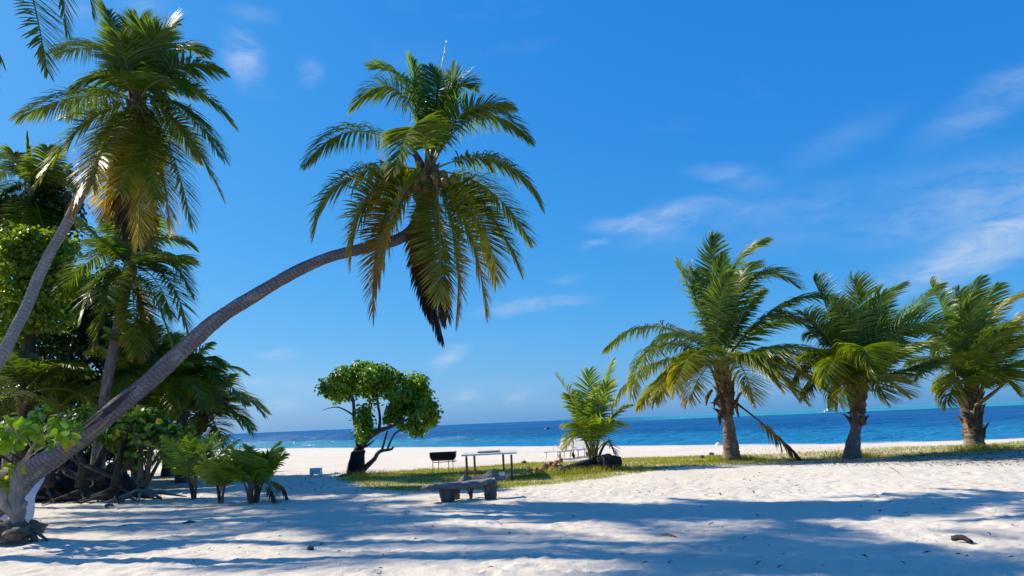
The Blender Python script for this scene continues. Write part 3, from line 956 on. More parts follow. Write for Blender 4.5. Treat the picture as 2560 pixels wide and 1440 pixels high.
# --- palms standing in the trees at left
Yb = 30.5
c0 = at(80, 470, Yb); b0 = np.array([c0[0] - .4, Yb + .3, 0]); b0[2] = gz(b0[0], b0[1])
P4 = thing('coconut_palm', b0, 'dark coconut palm rising behind the bright green broadleaf crown at far left', 'palm')
palm_trunk(P4, [(b0 - (0, 0, .2), .24), (b0 * .5 + c0 * .5, .16), (c0, .15)], 'trunk_grey', .14, .02)
px_crown(P4, (80, 475), Yb, [((72, 410), (68, 335), 0, dict(spread=.25, ll=.6, bright=1.3, droop=.05)), ((50, 415), (35, 385), -.8, {}), ((25, 425), (-40, 470), .4, {}), ((20, 470), (-50, 560), -.6, {}),
    ((125, 430), (150, 390), .6, {}), ((135, 440), (195, 480), -.6, {}), ((130, 490), (185, 560), .5, {}), ((60, 540), (30, 610), -1.2, dict(age=.2)), ((100, 540), (120, 620), -.8, {}),
    ((40, 500), (0, 600), 1.0, {}), ((110, 420), (120, 370), -1.5, {}), ((90, 560), (95, 640), .6, dict(age=.5)), ((20, 390), (-30, 400), 1.5, {}), ((140, 460), (205, 470), 1.4, {})],
    seed=4, n=88, ll=1.0, lw=.05, droop=.55, age=.12, bright=.85)
Yb = 24.5
c0 = at(325, 672, Yb); b0 = np.array([c0[0] - 1.0, Yb + .4, 0]); b0[2] = gz(b0[0], b0[1])
P5 = thing('coconut_palm', b0, 'coconut palm with drooping grey-green fronds below the tallest crown at left', 'palm')
palm_trunk(P5, [(b0 - (0, 0, .2), .25), (b0 * .55 + c0 * .45 + (-.15, 0, 0), .17), (c0, .16)], 'trunk_grey', .14, .02)
px_crown(P5, (325, 672), Yb, [((405, 635), (482, 735), -.3, {}), ((415, 690), (472, 835), -.5, dict(age=.2)), ((385, 740), (430, 860), .3, dict(age=.15)),
    ((245, 640), (148, 745), .3, {}), ((262, 610), (190, 545), -.5, {}), ((320, 590), (290, 545), .4, {}), ((395, 600), (474, 612), .5, dict(bright=1.15)),
    ((335, 770), (338, 885), -.9, dict(age=.3)), ((275, 735), (238, 860), -.5, dict(age=.2)), ((358, 765), (374, 885), .4, dict(age=.9, spread=.6)),
    ((250, 700), (200, 800), -1.2, {}), ((345, 590), (370, 540), -.8, dict(bright=1.15)), ((400, 650), (462, 640), -1.6, dict(bright=1.15)), ((290, 620), (240, 600), 1.2, {}),
    ((285, 700), (262, 760), -2.0, {}), ((380, 690), (430, 790), -1.6, {}), ((310, 600), (310, 530), 1.0, {})],
    seed=5, n=92, ll=1.0, lw=.048, droop=.6, age=.1)
coconuts(P5, c0, 7, .11, .32, 75, .35); fibre(P5, c0, .2, .7, 8)
YOUNG = [  # crown px, depth, base px x, frond length, n, label
    ((352, 968), 26.0, 345, 3.2, 18, 'bushy young palm with yellow-tipped upright fronds behind the leaning trunk'),
    ((462, 960), 27.5, 455, 2.9, 18, 'dense young palm crossing the leaning trunk, right of the sunlit shrub'),
    ((508, 1045), 29.0, 462, 3.0, 18, 'dark young palm at the edge of the trees, fronds reaching over the sea'),
    ((60, 985), 25.0, 50, 2.6, 14, 'young palm with pale shining fronds low among dark trees at the left edge'),
    ((250, 1010), 30.0, 240, 2.8, 16, 'shaded young palm in the dark gap behind the leaning trunk'),
]
YPX = {0: [((300, 895), (232, 880), -.8, dict(age=.34, bright=1.3)), ((312, 890), (278, 832), -.2, dict(age=.2, bright=1.4)), ((365, 890), (385, 822), -.5, dict(age=.18, bright=1.3)), ((390, 890), (432, 850), .5, dict(bright=1.1)),
           ((300, 940), (240, 985), -.9, {}), ((330, 900), (345, 830), .4, {}), ((400, 920), (455, 905), -.6, {}), ((410, 950), (450, 1010), -.7, {}), ((320, 930), (290, 1000), -1.4, {})],
       1: [((500, 900), (548, 915), -.5, {}), ((505, 920), (552, 955), -.8, {}), ((478, 890), (500, 846), .3, {}), ((440, 895), (428, 862), -.2, {}), ((430, 940), (400, 1010), -.9, dict(bright=1.2)), ((500, 950), (540, 1010), -.6, {}), ((450, 940), (440, 1030), -1.5, {}), ((420, 920), (380, 960), .3, {}), ((490, 930), (510, 1020), -1.2, {})],
       2: [((540, 985), (574, 942), -.3, dict(bright=1.2)), ((585, 985), (657, 1034), -.2, {}), ((570, 1020), (630, 1082), -.5, {}), ((545, 1010), (600, 1062), .6, {}), ((560, 1000), (610, 1005), 1.0, {}), ((470, 990), (425, 1000), .3, {}), ((480, 1010), (440, 1070), -.6, {}), ((515, 980), (520, 925), .5, {}), ((530, 1050), (560, 1110), -.9, {})]}
for k, (cp, Yk, bxp, L, n, lab) in enumerate(YOUNG):
    c0 = at(cp[0], cp[1], Yk); b0 = at(bxp, 1150, Yk); b0[2] = gz(b0[0], b0[1])
    o = thing('young_palm', b0, lab, 'palm')
    palm_trunk(o, [(b0 - (0, 0, .1), .26), (b0 + (0, 0, .3), .2), (b0 * .5 + c0 * .5, .14), (c0, .12)], 'trunk_shaded', .12, .05)
    boots(o, c0 - (0, 0, .3), 7, .12, -.2, .3, 80 + k, .5)
    if k in YPX:
        px_crown(o, cp, Yk, YPX[k], seed=190 + k, n=84, ll=.86, lw=.046, droop=.5, age=.14)
        n = 8
    rnd_crown(o, c0, n, L, 90 + k, el=(84, -12), old=.35, sag=(45, 85), n=66, ll=.72, lw=.05, droop=.5, bright=1.0 if k < 3 else .8)

# --- the row of palms on the right
def right_palm(label, Y, trunk, crown, lst, seed, bootn, mat='trunk_brown', **kw):
    tp = pxpts(trunk, Y)
    b0 = tp[1][0].copy(); b0[2] = gz(b0[0], b0[1])
    o = thing('coconut_palm', b0, label, 'palm', 'palms planted along the grass strip')
    tr, fr_ = palm_trunk(o, tp, mat, .075, .07, None, 18, .03, seed)
    px_crown(o, crown, Y, lst, seed=seed, **kw)
    top = at(crown[0], crown[1], Y)
    up = pxpts(trunk[-4:], Y, None, 1.12)
    v_ = tube([p for p, r in up], [r * f for (p, r), f in zip(up, (.92, .9, .88, .62))], 34, 14, .07, .16, .13, seed + 5)
    solid('leaf_base_sheath', v_[:3], 'boot', o)
    fibre(o, top - (0, 0, .05), .2, .8, seed)
    return o, top


WI = (.45, 0, 0)
PA, top = right_palm('largest palm of the grass strip with swollen ringed trunk and wide wind-blown crown', 27.6,
    [(1832, 1160, 46), (1830, 1147, 43), (1828, 1120, 40), (1824, 1090, 32), (1820, 1050, 25), (1818, 1035, 26), (1814, 1005, 33), (1809, 960, 32), (1806, 915, 22)], (1806, 915), [
    ((1655, 818), (1517, 868), -.3, dict(age=.24, droop=.7)), ((1655, 862), (1580, 985), -1.4, dict(age=.28, droop=.85)),
    ((1650, 905), (1535, 1005), .6, dict(age=.30, droop=.8)), ((1715, 915), (1640, 1000), -2.2, dict(age=.34, droop=.8)), ((1720, 900), (1650, 985), 1.6, dict(age=.3, droop=.8)),
    ((1742, 765), (1696, 662), .2, dict(age=.12, droop=.5, wind=(0, 0, 0))), ((1785, 720), (1784, 592), .3, dict(age=.08, droop=.2, ll=.9)),
    ((1822, 705), (1908, 606), -.3, dict(age=.16, droop=.35)), ((1872, 705), (1996, 715), .4, dict(age=.08, droop=.45, n=112)),
    ((1945, 770), (2088, 748), -.2, dict(age=.08, droop=.55, n=112)), ((1935, 790), (2060, 872), -1.2, dict(age=.10, droop=.6)),
    ((1950, 868), (2100, 905), .8, dict(age=.10, droop=.7)), ((1880, 888), (1952, 965), -2.8, dict(age=.36, droop=.75)),
    ((1965, 885), (2160, 965), -2.6, dict(age=.32, droop=.8, n=112)), ((1930, 900), (2080, 985), -2.2, dict(age=.3, droop=.8)),
    ((1795, 780), (1828, 690), -1.7, dict(age=.12, droop=.35, ll=.8)), ((1690, 930), (1600, 1010), -1.0, dict(age=.32, droop=.8)), ((1900, 905), (2010, 1000), -1.6, dict(age=.34, droop=.8)), ((1850, 800), (1900, 730), -1.0, dict(age=.1, droop=.45, ll=.85)),
    ((1760, 760), (1735, 680), 1.2, dict(age=.1, droop=.4)), ((1835, 740), (1875, 660), 1.4, dict(age=.08, droop=.4)), ((1880, 830), (1990, 800), 1.8, dict(age=.1, droop=.6)),
    ((1730, 840), (1640, 850), 2.0, dict(age=.14, droop=.7)), ((1800, 760), (1806, 640), -.5, dict(age=.05, droop=.15, ll=.7)), ((1740, 880), (1690, 975), -2.6, dict(age=.36, droop=.7)), ((1770, 915), (1722, 1000), -2.4, dict(age=.4, droop=.6)), ((1845, 905), (1885, 1000), -2.9, dict(age=.42, droop=.6)), ((1905, 895), (1990, 985), -2.9, dict(age=.36, droop=.75)),
], 6, 10, n=108, ll=1.16, lw=.044, droop=.55, wind=WI)
boots(PA, at(1813, 1000, 27.6), 24, .24, -.5, 1.1, 131, .62)
# fallen dead frond still hanging from the crown, tip on the ground
frond(PA, at(1830, 1000, 27.4), at(1925, 1075, 26.8), at(2004, 1152, 26.2) + np.array([0, 0, .03]), seed=777, n=64, ll=.85, lw=.040, age=.97, droop=1.6, spread=1.0, missing=.35, thick=.05, start=.3)
solid('leaf_base', tube([at(1838, 1010, 27.4), at(1850, 985, 27.2), at(1872, 968, 27.0)], [.06, .05, .03], 8, 6, 0, 0, .1, 5)[:3], 'boot', PA)
for k, q in enumerate(((1800, 990, 1785, 1020), (1842, 1000, 1848, 1045), (1780, 975, 1765, 1015), (1806, 1020, 1800, 1065))):
    solid('dry_strip', tube([at(q[0], q[1], 27.3), at((q[0] + q[2]) / 2 - 4, (q[1] + q[3]) / 2 - 3, 27.2), at(q[2], q[3], 27.2)], [.05, .07, .015], 7, 5, 0, 0, .12, k)[:3], 'boot', PA)

PB, top = right_palm('middle palm of the right-hand trio, grey stubby trunk and one broad frond facing the camera', 26.3,
    [(2131, 1154, 48), (2131, 1139, 45), (2133, 1110, 35), (2138, 1078, 25), (2141, 1062, 27), (2144, 1040, 32), (2147, 1005, 33), (2150, 965, 20)], (2150, 965), [
    ((2152, 815), (2135, 700), .4, dict(age=.06, droop=.2)), ((2170, 810), (2246, 716), .1, dict(age=.05, droop=.3)), ((2085, 810), (2036, 705), .3, dict(age=.1, droop=.3)),
    ((2075, 850), (2014, 786), -.6, dict(age=.1, droop=.4)), ((2090, 890), (2012, 890), -1.2, dict(age=.14, droop=.6)), ((2228, 842), (2368, 800), -1.5, dict(age=.05, droop=.25, roll=-.5, n=114, bright=1.15, ll=1.1)),
    ((2235, 935), (2340, 905), .3, dict(age=.16, droop=.7)), ((2225, 830), (2346, 714), .9, dict(age=.06, droop=.3)), ((2085, 925), (2010, 985), -.4, dict(age=.2, droop=.7)),
    ((2155, 870), (2185, 930), -3.0, dict(age=.2, droop=.5)), ((2130, 860), (2095, 760), -1.0, dict(age=.08, droop=.3)), ((2180, 840), (2200, 740), -.9, dict(age=.04, droop=.25, roll=-.4, bright=1.2)),
    ((2110, 890), (2060, 950), -2.2, dict(age=.24, droop=.7)), ((2200, 900), (2270, 860), 1.6, dict(age=.1, droop=.4)), ((2100, 860), (2030, 830), 1.5, dict(age=.1, droop=.4)),
    ((2120, 930), (2075, 1000), .8, dict(age=.25, droop=.7)), ((2210, 950), (2270, 985), 1.0, dict(age=.3, droop=.6)), ((2125, 935), (2098, 1005), -1.8, dict(age=.32, droop=.6)), ((2175, 940), (2215, 995), -2.0, dict(age=.34, droop=.5)), ((2060, 900), (1985, 950), .4, dict(age=.2, droop=.7)), ((2240, 890), (2330, 860), -1.6, dict(age=.16, droop=.5)),
], 7, 12, 'trunk_grey', n=106, ll=1.14, lw=.043, droop=.4, wind=(.6, 0, .05))
boots(PB, at(2143, 1030, 26.3), 22, .2, -.4, .95, 141, .55)

PC, top = right_palm('rightmost palm with short dark trunk and yellowing fronds blown to the right', 27.8,
    [(2436, 1138, 58), (2436, 1122, 54), (2436, 1100, 46), (2435, 1088, 42), (2433, 1060, 42), (2430, 1025, 40), (2428, 975, 20)], (2428, 985), [
    ((2405, 830), (2447, 700), .2, dict(age=.08, droop=.2)), ((2462, 815), (2560, 738), -.4, dict(age=.42, droop=.25)), ((2490, 850), (2585, 788), -1.1, dict(age=.40, droop=.35)),
    ((2385, 860), (2300, 820), -.9, dict(age=.12, droop=.4)), ((2385, 900), (2300, 935), -1.6, dict(age=.2, droop=.35, n=108)), ((2500, 890), (2580, 840), .6, dict(age=.1, droop=.5)),
    ((2512, 945), (2600, 930), -.3, dict(age=.14, droop=.7)), ((2505, 920), (2610, 900), 1.2, dict(age=.12, droop=.6)), ((2375, 820), (2328, 715), .5, dict(age=.08, droop=.3)),
    ((2445, 820), (2490, 715), .9, dict(age=.06, droop=.25)), ((2430, 860), (2425, 770), -1.5, dict(age=.08, droop=.3, bright=1.15)), ((2400, 880), (2345, 860), 1.4, dict(age=.1, droop=.5)),
    ((2395, 930), (2340, 965), .6, dict(age=.22, droop=.6)), ((2470, 870), (2530, 820), -2.0, dict(age=.2, droop=.35, bright=1.15)), ((2410, 820), (2400, 730), 1.0, dict(age=.06, droop=.2)),
    ((2480, 930), (2540, 975), -1.6, dict(age=.3, droop=.6)), ((2400, 950), (2368, 1005), -1.4, dict(age=.3, droop=.6)), ((2370, 905), (2275, 905), .6, dict(age=.16, droop=.6)), ((2510, 870), (2600, 850), -1.4, dict(age=.34, droop=.5)),
], 8, 12, 'trunk_brown', n=104, ll=1.12, lw=.043, droop=.4, wind=(.75, 0, .05))
boots(PC, at(2432, 1050, 27.8), 26, .30, -.6, 1.15, 151, .62)
for k, q in enumerate((((2430, 1000), (2428, 960), (2425, 920)), ((2420, 1010), (2398, 960), (2390, 930)), ((2445, 1005), (2462, 950), (2475, 900)), ((2440, 1015), (2480, 985), (2510, 960)), ((2418, 1020), (2390, 985), (2362, 990)))):
    solid('leaf_stalk', tube([at(*p_, 27.8 - .15 * k) for p_ in q], [.08, .06, .035], 10, 7, 0, 0, .03, k)[:3], 'coconut', PC)

Ys = 25.6
b0 = at(1483, 1168, Ys); b0[2] = gz(b0[0], b0[1])
PS = thing('palm_sapling', b0, 'small bright green palm sapling growing beside the dark fallen log', 'palm')
for k, q in enumerate((((1478, 1168), (1470, 1120), (1452, 1080)), ((1483, 1168), (1484, 1110), (1482, 1060)), ((1486, 1168), (1494, 1110), (1508, 1050)), ((1488, 1168), (1506, 1120), (1524, 1098)))):
    solid('leaf_stalk', tube([at(*p_, Ys + .1 * (k - 1.5)) for p_ in q], [.065, .042, .02], 10, 7, 0, 0, .04, k)[:3], 'coconut' if k != 3 else 'boot', PS)
px_crown(PS, (1483, 1150), Ys, [
    ((1448, 1038), (1394, 943), .2, dict(bright=1.3, ll=.85)), ((1492, 1030), (1528, 910), .3, dict(bright=1.7, age=.2, roll=-.3, ll=.85)), ((1474, 1040), (1472, 930), -.6, dict(bright=1.5, roll=.3)),
    ((1514, 1065), (1565, 1018), .2, {}), ((1452, 1090), (1418, 1112), -.4, dict(age=.35)), ((1500, 1075), (1548, 1060), -1.2, dict(age=.18, bright=1.5)), ((1466, 1080), (1430, 1060), -1.2, dict(age=.22)),
    ((1500, 1030), (1520, 960), -.7, dict(bright=1.3)), ((1515, 1105), (1540, 1140), .4, dict(age=.95, missing=.6, ll=.4)), ((1460, 1050), (1425, 990), .8, {}),
], seed=9, n=56, ll=.74, lw=.045, droop=.3, age=.2, start=.3, wind=(.2, 0, 0))

# --- three seedlings and the low clumps in front of the trees
SEED = [((486, 1228), 20.3, 1.55, 10, 'spindly palm seedling nearest the trees with long pale stalks', 0.12),
        ((551, 1242), 18.8, .85, 12, 'yellow-green palm seedling between its two neighbours on the sand', .30),
        ((634, 1246), 18.4, 1.05, 22, 'dense dark palm seedling with dead drooping leaves on its right', .10)]
for k, (bp_, Yk, Hh, n, lab, ag) in enumerate(SEED):
    b0 = at(bp_[0], bp_[1], Yk); b0[2] = gz(b0[0], b0[1])
    o = thing('palm_seedling', b0, lab, 'palm seedling', 'palm seedlings on the sand')
    rng = np.random.default_rng(300 + k)
    st = 1 if k < 2 else 3
    for j in range(st * 2 + 2):
        a = rng.uniform(0, 6.28); rr = .05 if st == 1 else .12
        p0 = b0 + np.array([math.cos(a) * rr * .6, math.sin(a) * rr * .6, -.05]); p1 = p0 + np.array([math.cos(a) * .06, math.sin(a) * .06, .3]); p2 = p1 + np.array([math.cos(a) * .10, math.sin(a) * .08, .28])
        solid('stem', tube([p0, p1, p2], [.042, .03, .015], 8, 6, 0, 0, .1, j)[:3], 'trunk_brown' if j % 2 else 'boot', o)
    rnd_crown(o, b0 + (0, 0, .32), n, Hh, 310 + k, el=(88, 54), old=.2, sag=(6, 44), n=38, ll=.40, lw=.038, droop=.35, start=.26, thick=.013, age=ag, bright=1.6)
    if k == 2:
        for j in range(3):
            c1 = b0 + (0, 0, .35); m_, t_ = arc(c1, rng.uniform(-.7, .5), R(38), .95, R(125))
            frond(o, c1, m_, t_, seed=950 + j, n=22, ll=.34, lw=.03, age=.97, droop=1.1, start=.4, thick=.012)

# ------------------------------------------------------------------ broadleaf trees
def leaves(name, clumps, size, seed, parent, col=(.05, .12, .018), var=.35, mat='leaf', per=26, clump_r=.3, yellow=.04, flat=.35, young=.35):
    """many leaf-sized faces gathered into twig clumps; clumps = (centre, radii, number of twigs)"""
    rng = np.random.default_rng(seed)
    P = []; O = []
    for c, r, k in clumps:
        c = np.asarray(c, float); r = np.asarray(r, float) * np.ones(3)
        d = rng.normal(size=(k, 3)); d /= np.linalg.norm(d, axis=1)[:, None]
        tw = c + d * r * (rng.uniform(.35, 1.0, k) ** .5)[:, None] * (1 + .12 * rng.standard_normal(k))[:, None]
        cnt = rng.integers(int(per * .5), int(per * 1.4), k)
        for q in range(k):
            e = rng.normal(size=(cnt[q], 3)); e /= np.linalg.norm(e, axis=1)[:, None]
            P.append(tw[q] + e * clump_r * rng.uniform(.3, 1.0, cnt[q])[:, None] * np.array([1, 1, .75]))
            o_ = e * .8 + d[q] * .7; O.append(o_)
    P = np.vstack(P); O = np.vstack(O); n = len(P)
    O /= np.linalg.norm(O, axis=1)[:, None]
    nr = O * (1 - flat) + np.array([0, 0, 1.0]) * flat + rng.normal(0, .38, (n, 3)); nr /= np.linalg.norm(nr, axis=1)[:, None]
    ax = O + rng.normal(0, .5, (n, 3)) + np.array([0, 0, -.35]); ax -= (ax * nr).sum(1)[:, None] * nr; ax /= np.linalg.norm(ax, axis=1)[:, None]
    sd = np.cross(nr, ax)
    L = size * rng.uniform(.65, 1.25, n); Wd = L * rng.uniform(.33, .44, n)
    V = np.zeros((n, 6, 3))
    fold = .12
    for k, (a_, b2, f) in enumerate(((0, 0, 0), (.30, 1, 1), (.72, .82, 1), (1, 0, -.3), (.72, -.82, 1), (.30, -1, 1))):
        V[:, k] = P + ax * (L * a_)[:, None] + sd * (Wd * b2)[:, None] + nr * (L * fold * f * abs(b2))[:, None]
    Fq = (np.arange(n)[:, None, None] * 6 + np.array([[0, 1, 2, 3], [0, 3, 4, 5]])[None]).reshape(-1, 4)
    base = np.array(col)[None] * (1 + var * rng.normal(0, .5, n))[:, None]
    yy = rng.random(n); base = np.where((yy < yellow)[:, None], np.array([.30, .22, .03]) * rng.uniform(.7, 1.2, n)[:, None], base)
    base = np.where(((yy > 1 - young))[:, None], base * np.array([1.5, 1.35, 1.1]), base)
    cc_ = np.repeat(np.clip(base, .004, .6), 6, 0)
    off_ = base_of(parent)
    o = link(name, mesh(name, V.reshape(-1, 3) - off_, Fq, col=cc_, smooth=False), mat, parent)
    o['kind'] = 'stuff'
    return o


def limb(parent, name, pts, mat, seed=0, n=None, seg=9, lump=.06):
    P = [p for p, r in pts]; rd = [r for p, r in pts]
    v = tube(P, rd, n or 6 * len(P), seg, 0, 0, lump, seed)
    return solid(name, v[:3], mat, parent)


# the lone tree by the beach
Yt = 27.8
b0 = at(900, 1184, Yt); b0[2] = gz(b0[0], b0[1])
LT = thing('beach_tree', b0, 'lone broadleaf tree with a split charred trunk leaning beside the beach', 'tree')
A = lambda x, y, dy=0.0: at(x, y, Yt + dy)
k_ = Yt / F
limb(LT, 'trunk', [(A(888, 1200), 26 * k_), (A(889, 1183), 24 * k_), (A(893, 1155), 19 * k_), (A(896, 1128), 13 * k_), (A(902, 1112), 9 * k_)], 'charred', 1, 30, 14, .07)
solid('charred_slab', box(A(890, 1156, -.28), np.array([.25, 0, .02]), np.array([0, .05, 0]), A(896, 1127) - A(890, 1156), .03), 'charred', LT)
BR = [
    [((902, 1118), 9, 0), ((908, 1105), 7.5, 0), ((896, 1080), 5.5, .2), ((886, 1050), 5, .1), ((884, 1010), 4, 0), ((880, 985), 2.5, -.2)],
    [((906, 1112), 7.5, 0), ((925, 1092), 6.5, -.1), ((945, 1078), 6, -.2), ((975, 1068), 4.5, -.4), ((1010, 1052), 3, -.5), ((1040, 1040), 2, -.5)],
    [((948, 1074), 4.5, 0), ((950, 1045), 3.5, .1), ((944, 1005), 3, .2), ((942, 975), 2, .2)],
    [((905, 1180), 7.5, .1), ((912, 1170), 6.5, .1), ((935, 1148), 5.5, 0), ((944, 1134), 5, 0), ((955, 1127), 4.5, -.1), ((978, 1123), 3, -.2), ((984, 1116), 1.5, -.2)],
    [((955, 1126), 3.2, 0), ((962, 1100), 2.6, .1), ((968, 1078), 2.2, .2)],
    [((968, 1125), 3.0, 0), ((978, 1100), 2.6, .1), ((992, 1080), 2.2, .1), ((1015, 1072), 1.6, .2)],
    [((886, 1040), 2.6, 0), ((868, 1028), 2, .1), ((845, 1018), 1.6, .2), ((825, 1020), 1.2, .2), ((806, 1026), .8, .2)],
    [((897, 1125), 3.5, 0), ((892, 1110), 3, -.1), ((891, 1098), 1.6, -.1)],
    [((910, 1118), 3.5, 0), ((924, 1110), 2.6, -.2), ((936, 1100), 1.2, -.2)],
    [((905, 1112), 4, .1), ((902, 1085), 3, .5), ((915, 1050), 2.4, .6), ((930, 1010), 1.6, .6)],
]
for k, brn in enumerate(BR):
    limb(LT, 'branch', [(A(x, y, dy), r * k_) for (x, y), r, dy in brn], 'bark', 20 + k, None, 8, .07)
for k, (x0, y0, x1, y1) in enumerate(((880, 1190, 840, 1194), (890, 1192, 862, 1200), (905, 1190, 935, 1193), (885, 1194, 900, 1203))):
    limb(LT, 'root', [(A(x0, y0) + (0, 0, .06), 4 * k_), (A((x0 + x1) / 2, (y0 + y1) / 2 - 3, -.4), 4.5 * k_), (A(x1, y1, -.8), 2.5 * k_)], 'drift', 40 + k)
cl = []
for x, y, rx, ry, n, dy in ((825, 968, 26, 24, 26, 0), (862, 945, 34, 30, 36, -.5), (850, 985, 34, 18, 24, .4), (905, 928, 38, 30, 44, .2), (955, 935, 36, 26, 36, -.3), (905, 965, 40, 24, 34, .6), (960, 968, 34, 24, 30, .4),
                           (1000, 985, 34, 30, 34, -.5), (1040, 955, 34, 30, 38, .1), (1055, 985, 26, 26, 26, .5), (1000, 1020, 44, 22, 38, .2), (1050, 1025, 40, 22, 36, -.4), (1075, 1045, 22, 24, 22, .2),
                           (985, 1050, 26, 16, 20, 0), (1030, 1060, 30, 14, 20, -.3), (1048, 1075, 16, 14, 10, .2), (912, 1048, 22, 18, 16, -.5), (912, 1075, 22, 16, 16, -.4), (905, 1025, 14, 12, 8, -.2), (930, 1000, 14, 16, 5, -.2), (905, 1090, 10, 8, 5, -.3), (930, 940, 40, 26, 26, -.6), (985, 950, 30, 26, 26, .5), (1020, 1000, 34, 28, 26, .6), (1068, 1010, 22, 26, 18, -.3), (845, 960, 30, 24, 20, .6)):
    cl.append((A(x, y, dy), np.array([rx * .82, 46, ry * .82]) * k_ * np.array([1, .8, 1]), n))
leaves('foliage', cl, .118, 7, LT, (.115, .22, .018), per=24, clump_r=.23, var=.5, yellow=.02, flat=.25)

# woods at left
def wood_tree(label, Y, base_px, trunk_top, clumps, seed, col, size=.17, per=26, cr=.34, yellow=.03, young=.3, mat='bark_shaded', name='broadleaf_tree', limbs=5):
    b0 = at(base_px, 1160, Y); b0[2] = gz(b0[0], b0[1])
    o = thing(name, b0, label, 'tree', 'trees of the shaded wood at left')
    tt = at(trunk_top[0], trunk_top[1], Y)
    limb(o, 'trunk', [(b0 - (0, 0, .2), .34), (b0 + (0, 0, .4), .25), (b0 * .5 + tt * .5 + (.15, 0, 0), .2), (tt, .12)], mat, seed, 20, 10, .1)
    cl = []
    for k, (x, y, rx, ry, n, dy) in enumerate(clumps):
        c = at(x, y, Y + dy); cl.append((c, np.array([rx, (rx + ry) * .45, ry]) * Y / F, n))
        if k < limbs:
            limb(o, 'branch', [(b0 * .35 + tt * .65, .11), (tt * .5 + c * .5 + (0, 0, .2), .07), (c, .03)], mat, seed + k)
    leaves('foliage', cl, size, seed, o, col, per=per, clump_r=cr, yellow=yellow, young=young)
    return o


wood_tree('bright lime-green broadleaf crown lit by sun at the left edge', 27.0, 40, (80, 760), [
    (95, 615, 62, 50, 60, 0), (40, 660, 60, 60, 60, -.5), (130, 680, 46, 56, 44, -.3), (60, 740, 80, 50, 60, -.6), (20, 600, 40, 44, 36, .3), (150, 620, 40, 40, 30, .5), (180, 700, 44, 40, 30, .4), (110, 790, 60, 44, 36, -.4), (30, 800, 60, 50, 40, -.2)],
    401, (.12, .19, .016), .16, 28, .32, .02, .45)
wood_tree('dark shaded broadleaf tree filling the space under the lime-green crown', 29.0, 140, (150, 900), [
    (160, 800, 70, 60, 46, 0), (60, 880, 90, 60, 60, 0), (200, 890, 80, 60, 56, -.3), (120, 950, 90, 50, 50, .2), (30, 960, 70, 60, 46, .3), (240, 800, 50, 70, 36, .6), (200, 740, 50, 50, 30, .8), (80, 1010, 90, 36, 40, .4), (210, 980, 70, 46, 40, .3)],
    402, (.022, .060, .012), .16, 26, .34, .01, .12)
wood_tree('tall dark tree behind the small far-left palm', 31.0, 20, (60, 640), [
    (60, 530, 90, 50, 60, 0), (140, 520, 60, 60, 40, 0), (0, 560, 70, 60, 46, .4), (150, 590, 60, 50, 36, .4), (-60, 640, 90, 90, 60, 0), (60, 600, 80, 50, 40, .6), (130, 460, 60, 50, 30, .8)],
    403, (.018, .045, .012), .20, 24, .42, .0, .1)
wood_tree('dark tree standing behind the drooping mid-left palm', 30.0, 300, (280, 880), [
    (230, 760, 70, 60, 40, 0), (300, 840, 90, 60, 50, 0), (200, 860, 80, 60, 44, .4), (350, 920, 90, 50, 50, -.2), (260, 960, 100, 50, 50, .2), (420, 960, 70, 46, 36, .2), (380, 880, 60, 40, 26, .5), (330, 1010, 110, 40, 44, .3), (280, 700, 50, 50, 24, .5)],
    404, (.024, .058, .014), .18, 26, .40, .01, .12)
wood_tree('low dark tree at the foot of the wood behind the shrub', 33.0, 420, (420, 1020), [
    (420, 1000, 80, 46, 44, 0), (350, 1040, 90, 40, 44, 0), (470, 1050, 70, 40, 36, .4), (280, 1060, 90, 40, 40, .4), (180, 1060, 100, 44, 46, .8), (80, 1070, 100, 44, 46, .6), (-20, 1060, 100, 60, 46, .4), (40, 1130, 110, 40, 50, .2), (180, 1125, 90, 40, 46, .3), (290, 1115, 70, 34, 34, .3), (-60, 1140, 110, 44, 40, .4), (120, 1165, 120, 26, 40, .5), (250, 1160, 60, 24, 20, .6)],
    405, (.022, .055, .013), .18, 26, .40, .01, .1, limbs=3)

